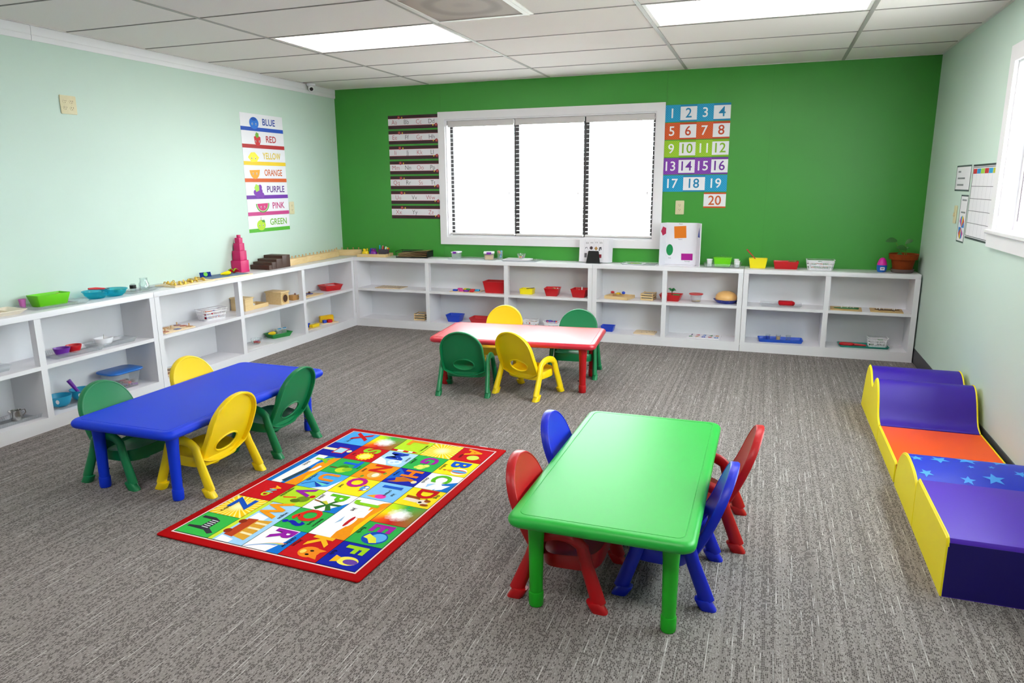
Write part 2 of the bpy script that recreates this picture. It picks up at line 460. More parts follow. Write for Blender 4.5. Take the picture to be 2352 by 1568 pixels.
w1 = window('window_1', Matrix.Identity(4), BX0, BX1, BZ0, BZ1, 0.072, DARKM, 0.085, [1.937, 2.620], 0.030, 'wide white-framed window with three panes in the green wall')
VIN = mat('white_vinyl', '#f1eef2', 0.35)
MR = frame((W, 0, 0), (0, -1, 0), (0, 0, 1)) @ Matrix(((1, 0, 0, 0), (0, 0, 1, 0), (0, -1, 0, 0), (0, 0, 0, 1)))
w2 = window('window_2', MR, 1.975, 4.30, RZ0, RZ1, 0.085, VIN, 0.075, [3.13], 0.05, 'white-framed window in the right-hand mint wall, cut by the picture edge')
part('gasket', G().box(2.042, 0.071, RZ0 + 0.06, 2.048, 0.0749, RZ1 - 0.06), mat('gasket_dark', '#3a2a33', 0.6), w2, smooth=0)
part('stool', G().rbox(1.88, -0.035, RZ0 - 0.012, 4.40, 0.0, RZ0 + 0.010, 0.006, 0.004), WHITE, w2)

# horizontal blinds hung in the back window, slats open
SLAT = mat('blind_slat_white', '#f4f3f4', 0.45, 0.4, 0.01)
RAIL = mat('blind_rail', '#cfcac9', 0.45, 0.4, 0.02)
def blind(x0, x1, label):
    z0, z1 = 0.932, 2.022
    t = thing('window_blind', label, 'blind', (x0, 0.040, z0), 0, 'blinds in the back window')
    w = x1 - x0
    part('valance', G().rbox(0, -0.030, z1 - z0 - 0.056, w, -0.020, z1 - z0, 0.002, 0.001), RAIL, t)
    part('head_rail', G().box(0.004, -0.018, z1 - z0 - 0.040, w - 0.004, 0.022, z1 - z0 - 0.004), RAIL, t, smooth=0)
    n = 25; zt = 0.030; pitch = (z1 - z0 - 0.055 - zt) / n
    sm = G().loft([[(0.004, y, 0.0022 * math.cos(y / 0.024 * PI / 2)) for y in (-0.024, -0.012, 0, 0.012, 0.024)] + [(0.004, y, 0.0022 * math.cos(y / 0.024 * PI / 2) - 0.0018) for y in (0.024, 0.012, 0, -0.012, -0.024)],
                   [(w - 0.004, y, 0.0022 * math.cos(y / 0.024 * PI / 2)) for y in (-0.024, -0.012, 0, 0.012, 0.024)] + [(w - 0.004, y, 0.0022 * math.cos(y / 0.024 * PI / 2) - 0.0018) for y in (0.024, 0.012, 0, -0.012, -0.024)]]).mesh('slat', SLAT)
    for k in range(n):
        o = part('slat', sm, None, t); o.location = (0, 0, zt + pitch * (k + 0.5)); o.rotation_euler = (math.radians(3.5), 0, 0)
    part('bottom_rail', G().rbox(0, -0.025, 0.001, w, 0.025, 0.020, 0.004, 0.003), RAIL, t)
    for cx in (0.09, w - 0.09):
        part('ladder_cord', G().tube([(cx, -0.0262, 0.02), (cx, -0.0262, z1 - z0 - 0.05)], 0.0009, 5), SLAT, t)
    cx = w - 0.045
    part('pull_cord', G().tube([(cx, -0.033, 0.42), (cx, -0.033, z1 - z0 - 0.047)], 0.0011, 5), SLAT, t)
    part('cord_tassel', G().lathe([(0.002, 0.0), (0.005, 0.004), (0.006, 0.018), (0.002, 0.03)], 8, cx, -0.034, 0.39), mat('tassel_clear', '#b9b4b6', 0.3), t)
blind(1.252, 1.928, 'white slatted blind over the window pane nearest the alphabet strips')
blind(1.946, 2.610, 'white slatted blind over the middle pane of the back window')
blind(2.630, 3.250, 'white slatted blind over the window pane nearest the number strips')

# outdoors, seen only as glare
gr = struct('ground', G().box(-40, -40, -0.30, 45, 45, -0.25), mat('pale_concrete', '#c9c6c0', 0.9, 0.2, 0.1, 2))
# ------------------------------------------------------------------ low open shelving
TOPZ, MIDZ, LOWZ = 0.709, 0.394, 0.080
def shelf_unit(label, origin, rz, length, depth, posts, ends=(True, True)):
    """posts: divider centres along local x; front faces local -y"""
    t = thing('shelf_unit', label, 'shelf', origin, rz, 'low white open shelf units')
    f = -depth; P = 0.040; BK = -0.004
    part('top', G().rbox(0, f, 0.672, length, -0.002, TOPZ, 0.003, 0.002, 2), SHELFW, t)
    part('back_panel', G().box(0.0, -0.008, 0.0, length, -0.002, 0.672), SHELFW, t, smooth=0)
    part('plinth', G().box(0, f, 0, length, f + 0.02, LOWZ), SHELFW, t, smooth=0)
    part('bottom_shelf', G().box(0, f + 0.02, LOWZ - 0.02, length, -0.008, LOWZ), SHELFW, t, smooth=0)
    xs = sorted(posts)
    for k, x in enumerate(xs):
        if k in (0, len(xs) - 1):
            part('side_panel', G().box(x - P / 2, f, LOWZ, x + P / 2, -0.008, 0.672), SHELFW, t, smooth=0)
        else:                                   # full panel below, open post above the middle shelf
            part('divider', G().box(x - P / 2, f, LOWZ, x + P / 2, -0.008, 0.370).box(x - P / 2, f, MIDZ, x + P / 2, f + 0.045, 0.672), SHELFW, t, smooth=0)
    part('shelf', G().box(xs[0] + P / 2, f + 0.001, 0.370, xs[-1] - P / 2, -0.008, MIDZ), SHELFW, t, smooth=0)
    return t
DB, DL = 0.26, 0.282
shelf_unit('three-bay white shelf unit under the window, starting in the room corner', (DL + 0.001, 0, 0), 0, 2.775 - DL, DB, [0.020, 1.111 - DL, 1.940 - DL, 2.755 - DL])
shelf_unit('two-bay white shelf unit carrying the white shape board', (2.778, 0, 0), 0, 1.303, DB, [0.020, 0.648, 1.283])
shelf_unit('two-bay white shelf unit carrying the terracotta plant pot', (4.084, 0, 0), 0, 1.322, DB, [0.020, 0.657, 1.302])
shelf_unit('three-bay white shelf unit along the mint wall carrying the pink tower', (0, -2.800, 0), PI / 2, 2.799, DL, [0.020, 0.856, 1.692, 2.5195])
shelf_unit('white shelf unit along the mint wall nearest the picture edge, carrying the turquoise dish', (0, -4.520, 0), PI / 2, 1.717, DL, [0.020, 0.866, 1.697])
# ------------------------------------------------------------------ moulded plastic tables and chairs
def plastic(key, hexcol, rough=0.38, spec=0.5, coat=0.0): return mat('plastic_' + key, hexcol, rough, spec, 0.02, 12, 0.05, 600, coat=coat)
P_BLUE = plastic('blue', '#0034d4', 0.5, 0.3); P_RED = plastic('red', '#b4030f'); P_YEL = plastic('yellow', '#fbd706')
P_GRN = plastic('emerald', '#037a48'); P_LIME = plastic('bright_green', '#16ac38', 0.42, 0.55); P_TRED = plastic('table_red', '#cf062c', 0.34, 0.9, 0.35)
P_LEGG = plastic('leg_green', '#17aa1c'); P_CBLUE = plastic('chair_blue', '#0420c0')
BLACK = mat('black_plastic', '#0b0b0d', 0.4)

def table(label, loc, rz, m_top, m_leg, braces=False):
    t = thing('activity_table', label, 'table', loc, rz, 'low plastic activity tables')
    Wd, D, Z, TH = 1.20, 0.61, 0.360, 0.041
    g = G(); R = []
    prof = [(0.030, -TH), (0.012, -TH + 0.001), (0.004, -TH + 0.007), (0.0, -TH + 0.016), (0.0, -0.016), (0.004, -0.008), (0.011, -0.002), (0.020, 0.0),
            (0.0335, 0.0), (0.0345, -0.0016), (0.0365, -0.0016), (0.0375, 0.0)]           # rolled edge and the scored line inside it
    for ins, dz in prof: R.append([(x, y, Z + dz) for x, y in rr(Wd - 2 * ins, D - 2 * ins, 0.045 - min(ins, 0.03) * 0.6, 6)])
    g.loft(R)
    part('tabletop', g, m_top, t)
    for sx in (-1, 1):
        for sy in (-1, 1):
            x, y = sx * 0.505, sy * 0.225
            leg = part('leg', G().lathe([(0.0228, 0.055), (0.0236, 0.10), (0.0260, 0.24), (0.0290, 0.295), (0.033, Z - TH - 0.001)], 20, x, y), m_leg, t)
            part('foot_cap', G().lathe([(0.018, 0.0), (0.0238, 0.002), (0.0256, 0.008), (0.0260, 0.050), (0.0246, 0.0545), (0.021, 0.0549)], 20, x, y), m_leg, leg)
            part('lock_button', G().lathe([(0.0045, 0), (0.0045, 0.008), (0.003, 0.011)], 8).move(x - sx * 0.0228, y, 0.082, ry=-sx * PI / 2), BLACK, leg)
            if braces:
                part('brace', G().tube([(x - sx * 0.0235, y, 0.215), (x - sx * 0.12, y, Z - TH + 0.002)], 0.0028, 6), m_leg, leg)
    return t
table('low blue rectangular table beside the left-hand shelves', (1.527, -3.675, 0), PI / 2, P_BLUE, P_BLUE)
table('low red rectangular table in front of the back shelves', (2.582, -1.722, 0), math.radians(5), P_TRED, P_RED)
table('low bright green rectangular table in the foreground', (3.803, -3.935, 0), PI / 2, P_LIME, P_LEGG, True)

def chair_meshes():
    out = {}
    # backrest: ring surface between the outline and the oval hand hole, leaning back
    def back_y(x, z):
        zz = max(0.0, z - 0.13)
        return -0.062 - 0.659 * zz + 0.73 * zz * zz + 0.5 * x * x          # leans away, sides wrap forward
    ol = []
    for i in range(13):                                                  # bottom edge, left to right
        a = -1 + i / 6; ol.append((0.143 * a, 0.128 + 0.040 * abs(a) ** 2.2))
    for i in range(1, 6): ol.append((0.143 + 0.005 * math.sin(i / 6 * PI), 0.168 + 0.145 * i / 6))
    for i in range(25):
        a = PI * i / 24; ol.append((0.145 * math.cos(a), 0.313 + 0.145 * math.sin(a) ** 0.92))
    for i in range(5, 0, -1): ol.append((-0.143 - 0.005 * math.sin(i / 6 * PI), 0.168 + 0.145 * i / 6))
    n = len(ol); hc = (0.0, 0.213)
    hole = []
    for x, z in ol:
        a = math.atan2((z - hc[1]) * 1.7, x - hc[0]); hole.append((hc[0] + 0.074 * math.cos(a), hc[1] + 0.043 * math.sin(a)))
    M_ = 7; g = G()
    fr, bk = [], []
    for j in range(M_ + 1):
        q = j / M_
        ring = [(h[0] + (o[0] - h[0]) * q, h[1] + (o[1] - h[1]) * q) for h, o in zip(hole, ol)]
        fr.append([(x, back_y(x, z) + 0.004, z) for x, z in ring]); bk.append([(x, back_y(x, z) - 0.004, z) for x, z in ring])
    g.loft(fr + bk[::-1], closed=True)
    rim = []
    for x, z in ol:                                                      # thick rolled lip turned to the rear
        rim.append((x, back_y(x, z), z))
    cx, cz = 0.0, 0.29
    rings = []
    for dr, dy in ((0.0, 0.006), (0.004, 0.004), (0.006, 0.0), (0.007, -0.022), (0.004, -0.027), (-0.003, -0.026), (-0.006, -0.016), (-0.007, 0.0)):
        rg = []
        for x, y, z in rim:
            d = math.hypot(x - cx, z - cz); rg.append((x + dr * (x - cx) / d, y + dy, z + dr * (z - cz) / d))
        rings.append(rg)
    g.loft(rings, closed=True)
    g.tube([(x, back_y(x, z) - 0.004, z) for x, z in hole], 0.005, 6, closed=True)
    out['backrest'] = g
    # seat pan: dished top, deep front apron
    g = G(); R = []
    def so(s, k=1.0):
        p = []
        for i in range(40):
            a = 2 * PI * i / 40; c, sn = math.cos(a), math.sin(a)
            x = 0.150 * s * math.copysign(abs(c) ** 0.55, c); y = 0.108 * s * math.copysign(abs(sn) ** 0.6, sn) + 0.027
            p.append((x, y))
        return p
    R.append([(x, y, 0.158 - 0.012 * max(0, y) / 0.14) for x, y in so(0.90)])
    R.append([(x, y, 0.150 - 0.012 * max(0, y) / 0.14) for x, y in so(0.985)])
    R.append([(x, y, 0.165) for x, y in so(1.0)])
    R.append([(x, y, 0.190) for x, y in so(0.995)])
    R.append([(x, y, 0.197) for x, y in so(0.965)])
    for s_, dz in ((0.88, 0.194), (0.7, 0.188), (0.45, 0.184), (0.2, 0.183)): R.append([(x, y, dz) for x, y in so(s_)])
    R = [[(x, y, z - 0.024 + 0.10 * (y - 0.03)) for x, y, z in r_] for r_ in R]
    g.loft(R); out['seat'] = g
    # side frame: one inverted-U strap, splayed legs
    def strap(sx):
        path = []
        for y, z in ((-0.152, 0.028), (-0.126, 0.092), (-0.099, 0.158)): path.append((y, z))
        for i in range(9):
            a = PI * (0.84 - 0.68 * i / 8) + 0; path.append((0.092 * math.cos(a) * 1.0, 0.192 + 0.064 * math.sin(a)))
        for y, z in ((0.099, 0.158), (0.122, 0.092), (0.144, 0.028)): path.append((y, z))
        pts = [(sx * (0.173 - 0.012 * min(1, z / 0.25)), y, z) for y, z in path]
        return G().tube(pts, [1.0 + 0.18 * max(0.0, 1 - q[2] / 0.2) for q in pts], 14, sec=(0.0150, 0.0225), up=(1, 0, 0))
    for nm, sx in (('left', -1), ('right', 1)):
        out['frame_' + nm] = strap(sx)
        for k, y in (('r', -0.157), ('f', 0.149)):
            d = -1 if k == 'r' else 1
            R = []
            for z, s_ in ((0.0, 0.96), (0.003, 1.0), (0.032, 0.97), (0.036, 0.90)):
                R.append([(sx * 0.1735 + px * s_, y - d * 0.022 * z / 0.036 + py * s_, z) for px, py in rr(0.0395, 0.057, 0.015, 3)])
            out['foot_%s_%s' % (nm, k)] = G().loft(R)
    out['screw'] = G().lathe([(0.008, 0), (0.008, 0.02), (0.005, 0.022)], 8).move(0, -0.02, 0.104)
    return {k: v.mesh(k, P_GRN) for k, v in out.items()}
CM = chair_meshes()
CM['screw'].materials[0] = BLACK
def chair(label, x, y, deg, m):
    """deg: heading of the sitter, 0 = +Y"""
    t = thing('toddler_chair', label, 'chair', (x, y, 0), math.radians(deg), 'moulded plastic toddler chairs')
    def p(name, key, parent):
        o = part(name, CM[key], None, parent)
        if key != 'screw':
            o.material_slots[0].link = 'OBJECT'; o.material_slots[0].material = m
        return o
    p('backrest', 'backrest', t); s = p('seat', 'seat', t); p('screw', 'screw', s)
    for nm in ('left', 'right'):
        f = p('leg_frame', 'frame_' + nm, t)
        p('foot', 'foot_%s_r' % nm, f); p('foot', 'foot_%s_f' % nm, f)
    return t
chair('yellow toddler chair at the rug side of the blue table', 1.722, -3.935, 90, P_YEL)
chair('green toddler chair at the rug side of the blue table', 1.714, -3.428, 90, P_GRN)
chair('green toddler chair at the shelf side of the blue table', 1.318, -3.990, -90, P_GRN)
chair('yellow toddler chair at the shelf side of the blue table', 1.343, -3.440, -92, P_YEL)
chair('green toddler chair on the near side of the red table', 2.322, -2.091, 9, P_GRN)
chair('yellow toddler chair on the near side of the red table, turned outward', 2.743, -2.000, -18, P_YEL)
chair('yellow toddler chair on the shelf side of the red table', 2.300, -1.415, 184, P_YEL)
chair('green toddler chair on the shelf side of the red table', 2.920, -1.410, 186, P_GRN)
chair('red toddler chair on the rug side of the green table', 3.648, -4.240, -90, P_RED)
chair('blue toddler chair on the rug side of the green table', 3.620, -3.740, -90, P_CBLUE)
chair('blue toddler chair on the soft-block side of the green table', 3.985, -4.104, 90, P_CBLUE)
chair('red toddler chair on the soft-block side of the green table, pulled out', 4.062, -3.667, 91, P_RED)

# ------------------------------------------------------------------ soft play blocks along the right wall
V_PUR = mat('vinyl_purple', '#330b9c', 0.45, 0.45, 0.03, 8, 0.08, 90)
V_YEL = mat('vinyl_yellow', '#fbe90a', 0.45, 0.45, 0.02, 8, 0.08, 90)
V_ORG = mat('vinyl_orange', '#fb5a06', 0.45, 0.45, 0.02, 8, 0.08, 90)
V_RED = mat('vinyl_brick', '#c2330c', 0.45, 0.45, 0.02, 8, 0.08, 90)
V_BLU = mat('vinyl_blue', '#0d2cc4', 0.45, 0.45, 0.03, 8, 0.08, 90)
V_STAR = mat('vinyl_sky', '#3f9df0', 0.45, 0.45, 0.02, 8)
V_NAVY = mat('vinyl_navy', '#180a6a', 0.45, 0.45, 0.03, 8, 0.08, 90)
SX0, SX1 = 4.900, 5.395
def soft(label, prof, m_top, nm):
    """prof: (y, z) outline from the near floor corner over the top to the far floor corner"""
    t = thing(nm, label, 'play block', (SX0, 0, 0), 0, 'soft vinyl play blocks')
    w = SX1 - SX0
    cy = sum(p[0] for p in prof) / len(prof)
    base = [(y, z) for y, z in prof]
    full = base
    g = G().loft([[(x, y, z) for y, z in full] for x in (0.006, w - 0.006)], cap0=False, cap1=False)
    part('cover', g, m_top, t, smooth=30)
    for x0, x1 in ((0.0, 0.0065), (w - 0.0065, w)):
        zc = 0.1
        ins = [(y + (cy - y) * 0.008, max(0.0, z - 0.004)) for y, z in full]
        a, b = (ins, full) if x0 == 0.0 else (full, ins)
        part('side_panel', G().loft([[(x0, y, z) for y, z in a], [(x1, y, z) for y, z in b]]), V_YEL, t, 'yellow vinyl side panel', 30)
    for x in (0.0065, w - 0.0065):
        part('piping', G().tube([(x, y, z + 0.001) for y, z in full[1:-1]], 0.0035, 6), V_YEL, t)
    return t
def lerp_prof(pts, n=6):
    out = []
    for k in range(len(pts) - 1):                       # Catmull-Rom through the points
        p0 = pts[max(0, k - 1)]; p1 = pts[k]; p2 = pts[k + 1]; p3 = pts[min(len(pts) - 1, k + 2)]
        for i in range(n):
            t = i / n
            out.append(tuple(0.5 * (2 * p1[c] + (p2[c] - p0[c]) * t + (2 * p0[c] - 5 * p1[c] + 4 * p2[c] - p3[c]) * t * t + (3 * p1[c] - p0[c] - 3 * p2[c] + p3[c]) * t ** 3) for c in (0, 1)))
    return out + [pts[-1]]
wave = [(-2.324, 0.0), (-2.324, 0.100)] + lerp_prof([(-2.318, 0.104), (-2.255, 0.135), (-2.190, 0.235), (-2.135, 0.292), (-2.085, 0.305), (-2.035, 0.285), (-1.985, 0.236), (-1.955, 0.226), (-1.915, 0.242), (-1.850, 0.290), (-1.790, 0.306), (-1.735, 0.296), (-1.680, 0.235), (-1.625, 0.120), (-1.585, 0.030)]) + [(-1.573, 0.0)]
soft('purple soft play block with two humps and yellow sides, farthest along the right wall', wave, V_PUR, 'wave_block')
o = soft('flat orange soft play block with yellow sides between the purple humps and the starry arch',
     [(-2.902, 0.0), (-2.902, 0.092), (-2.897, 0.099), (-2.889, 0.102), (-2.343, 0.102), (-2.335, 0.099), (-2.331, 0.092), (-2.331, 0.0)], V_ORG, 'step_block')
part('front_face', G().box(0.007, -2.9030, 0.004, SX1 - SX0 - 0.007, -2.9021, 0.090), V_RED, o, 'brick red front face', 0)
arch = [(-3.386, 0.0), (-3.386, 0.140)] + [(-3.158 + 0.228 * math.cos(a), 0.226 * (math.sin(a) ** 0.8) if a < PI / 2 else 0.138 + 0.088 * math.sin(a) ** 0.6) for a in [PI * (0.985 - 0.985 * i / 26) for i in range(27)]][:-1] + [(-2.930, 0.0)]
arch_o = soft('blue starry half-round soft play block with yellow sides', arch, V_BLU, 'arch_block')
def arch_top(y):
    pts = arch[1:-1]
    for (y0, z0), (y1, z1) in zip(pts[:-1], pts[1:]):
        if y0 <= y <= y1 and y1 > y0: return z0 + (z1 - z0) * (y - y0) / (y1 - y0)
    return 0.12
def star(cx, cy, r, rot):
    q = []
    for i in range(10):
        a = rot + PI * i / 5; rad = r if i % 2 == 0 else r * 0.42; q.append((cx + rad * math.cos(a), cy + rad * math.sin(a)))
    g = G(); k = 5                                      # fan of strips laid on the curved cover
    vs = []; fs = []
    for ring in range(k + 1):
        s_ = ring / k
        for x, y in q:
            xx = cx + (x - cx) * s_; yy = cy + (y - cy) * s_; yy = min(max(yy, -3.37), -2.945); vs.append((xx, yy, arch_top(yy) + 0.0012))
    for ring in range(k):
        for i in range(10): fs.append((ring * 10 + i, ring * 10 + (i + 1) % 10, (ring + 1) * 10 + (i + 1) % 10, (ring + 1) * 10 + i))
    return g.add(vs, fs)
for cx, cy, r, rot in ((0.035, -3.16, 0.030, 0.3), (0.125, -3.15, 0.042, 0.9), (0.235, -3.12, 0.050, 0.2), (0.235, -3.20, 0.016, 0.6), (0.315, -3.18, 0.015, 0.1), (0.36, -3.10, 0.045, 0.5), (0.30, -3.29, 0.044, 0.4), (0.41, -3.22, 0.028, 1.0), (0.20, -3.32, 0.030, 0.2), (0.05, -3.30, 0.030, 0.8), (0.14, -3.04, 0.03, 0.1), (0.46, -3.31, 0.03, 0.6)):
    part('star', star(cx, cy, r, rot), V_STAR, arch_o, 'sky blue star')
o = soft('purple box-shaped soft play block with navy front and yellow sides in the lower right corner',
     [(-3.932, 0.0), (-3.932, 0.190), (-3.930, 0.208), (-3.922, 0.219), (-3.908, 0.223), (-3.410, 0.223), (-3.398, 0.216), (-3.390, 0.195), (-3.390, 0.0)], mat('vinyl_violet', '#4c1bb4', 0.45, 0.45, 0.03, 8, 0.08, 90), 'ramp_block')
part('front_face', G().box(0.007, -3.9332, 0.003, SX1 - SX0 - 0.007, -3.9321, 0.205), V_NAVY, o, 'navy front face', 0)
# ------------------------------------------------------------------ alphabet rug
def pile(hexcol): return mat('pile_' + hexcol, hexcol, 0.9, 0.1, 0.08, 60, 0.4, 700)
def rug_ramp(key, kind):
    """printed radial patterns: sunray = yellow rays, burst = rainbow starburst"""
    if key in MATS: return MATS[key]
    m = mat(key, '#ffe21a', 0.9, 0.1)
    nt = m.node_tree; N = nt.nodes; L = nt.links; b = N['Principled BSDF']
    tc = N.new('ShaderNodeTexCoord'); mp = N.new('ShaderNodeMapping'); mp.inputs['Location'].default_value = (-0.5, -0.5, 0); mp.inputs['Scale'].default_value = (1, 1, 0)
    L.new(tc.outputs['Generated'], mp.inputs['Vector'])
    gr = N.new('ShaderNodeTexGradient'); gr.gradient_type = 'RADIAL'; L.new(mp.outputs['Vector'], gr.inputs['Vector'])
    ln = N.new('ShaderNodeVectorMath'); ln.operation = 'LENGTH'; L.new(mp.outputs['Vector'], ln.inputs[0])
    cr = N.new('ShaderNodeValToRGB')
    if kind == 'burst':
        cols_ = ['#1fae46', '#c6e617', '#f4d90a', '#e8560c', '#c0101c', '#c3128c', '#4a1fa8', '#1173c6', '#1fae46']
        e = cr.color_ramp.elements
        for i, c in enumerate(cols_):
            x = e[i] if i < 2 else e.new(0.5)
            x.position = i / (len(cols_) - 1) * 0.999; x.color = lin(c)
        L.new(gr.outputs['Fac'], cr.inputs['Fac'])
        nz = N.new('ShaderNodeTexNoise'); nz.inputs['Scale'].default_value = 9; L.new(tc.outputs['Generated'], nz.inputs['Vector'])
        ad = N.new('ShaderNodeMath'); ad.operation = 'MULTIPLY_ADD'; ad.inputs[1].default_value = 0.28; L.new(nz.outputs['Fac'], ad.inputs[0]); L.new(ln.outputs['Value'], ad.inputs[2])
        mr = N.new('ShaderNodeMapRange'); mr.inputs['From Min'].default_value = 0.24; mr.inputs['From Max'].default_value = 0.50
        L.new(ad.outputs[0], mr.inputs['Value'])
        c0 = '#ffffff'
    else:
        mu = N.new('ShaderNodeMath'); mu.operation = 'MULTIPLY'; mu.inputs[1].default_value = 2 * PI * 26; L.new(gr.outputs['Fac'], mu.inputs[0])
        si = N.new('ShaderNodeMath'); si.operation = 'SINE'; L.new(mu.outputs[0], si.inputs[0])
        cr.color_ramp.elements[0].position = 0.4; cr.color_ramp.elements[0].color = lin('#f4c60c')
        cr.color_ramp.elements[1].position = 0.6; cr.color_ramp.elements[1].color = lin('#fff08a')
        L.new(si.outputs[0], cr.inputs['Fac'])
        mr = N.new('ShaderNodeMapRange'); mr.inputs['From Min'].default_value = 0.03; mr.inputs['From Max'].default_value = 0.30
        L.new(ln.outputs['Value'], mr.inputs['Value'])
        c0 = '#fff7c0'
    mx = N.new('ShaderNodeMix'); mx.data_type = 'RGBA'; mx.inputs['A'].default_value = lin(c0)
    L.new(mr.outputs['Result'], mx.inputs['Factor']); L.new(cr.outputs['Color'], mx.inputs['B']); L.new(mx.outputs['Result'], b.inputs['Base Color'])
    return m
rug = thing('alphabet_rug', 'red-bordered rectangular alphabet rug with bright picture squares on the floor', 'rug', (2.4585, -3.8045, 0.0), math.radians(-92.5))
RL, RWd = 1.410, 1.000
part('pile_body', G().prism(rr(RL, RWd, 0.012, 3), 0.0005, 0.0085, 0.003), pile('#b00409'), rug, 'red rug body and border')
Z1 = 0.0088
part('border_line', G().flat([(-0.664, -0.458), (0.664, -0.458), (0.664, 0.458), (-0.664, 0.458)], Z1), pile('#f6d9d6'), rug, 'thin pale border line')
part('grid_line', G().flat([(-0.657, -0.451), (0.657, -0.451), (0.657, 0.451), (-0.657, 0.451)], Z1 + 0.0003), pile('#1a1a22'), rug, 'dark lines between the squares')
CWd, CH = 1.310 / 7, 0.900 / 5
R_, Y_, B_, LB, GN, LG, OR, WH, PU, NV = '#c4101a', '#fbe21c', '#1173cf', '#7fc0f2', '#2fae4c', '#b4dc28', '#ef9410', '#f6f7fb', '#a01a98', '#1220a6'
def ell(cx, cy, rx, ry, col): return ('p', circ(rx, 18, cx, cy, ry), col)
def pol(col, *pts): return ('p', list(pts), col)
def ray(cx, cy, r, n, col): return ('p', [(cx + (r if i % 2 else r * 0.8) * math.cos(PI * i / n), cy + (r if i % 2 else r * 0.8) * math.sin(PI * i / n)) for i in range(2 * n)], col)
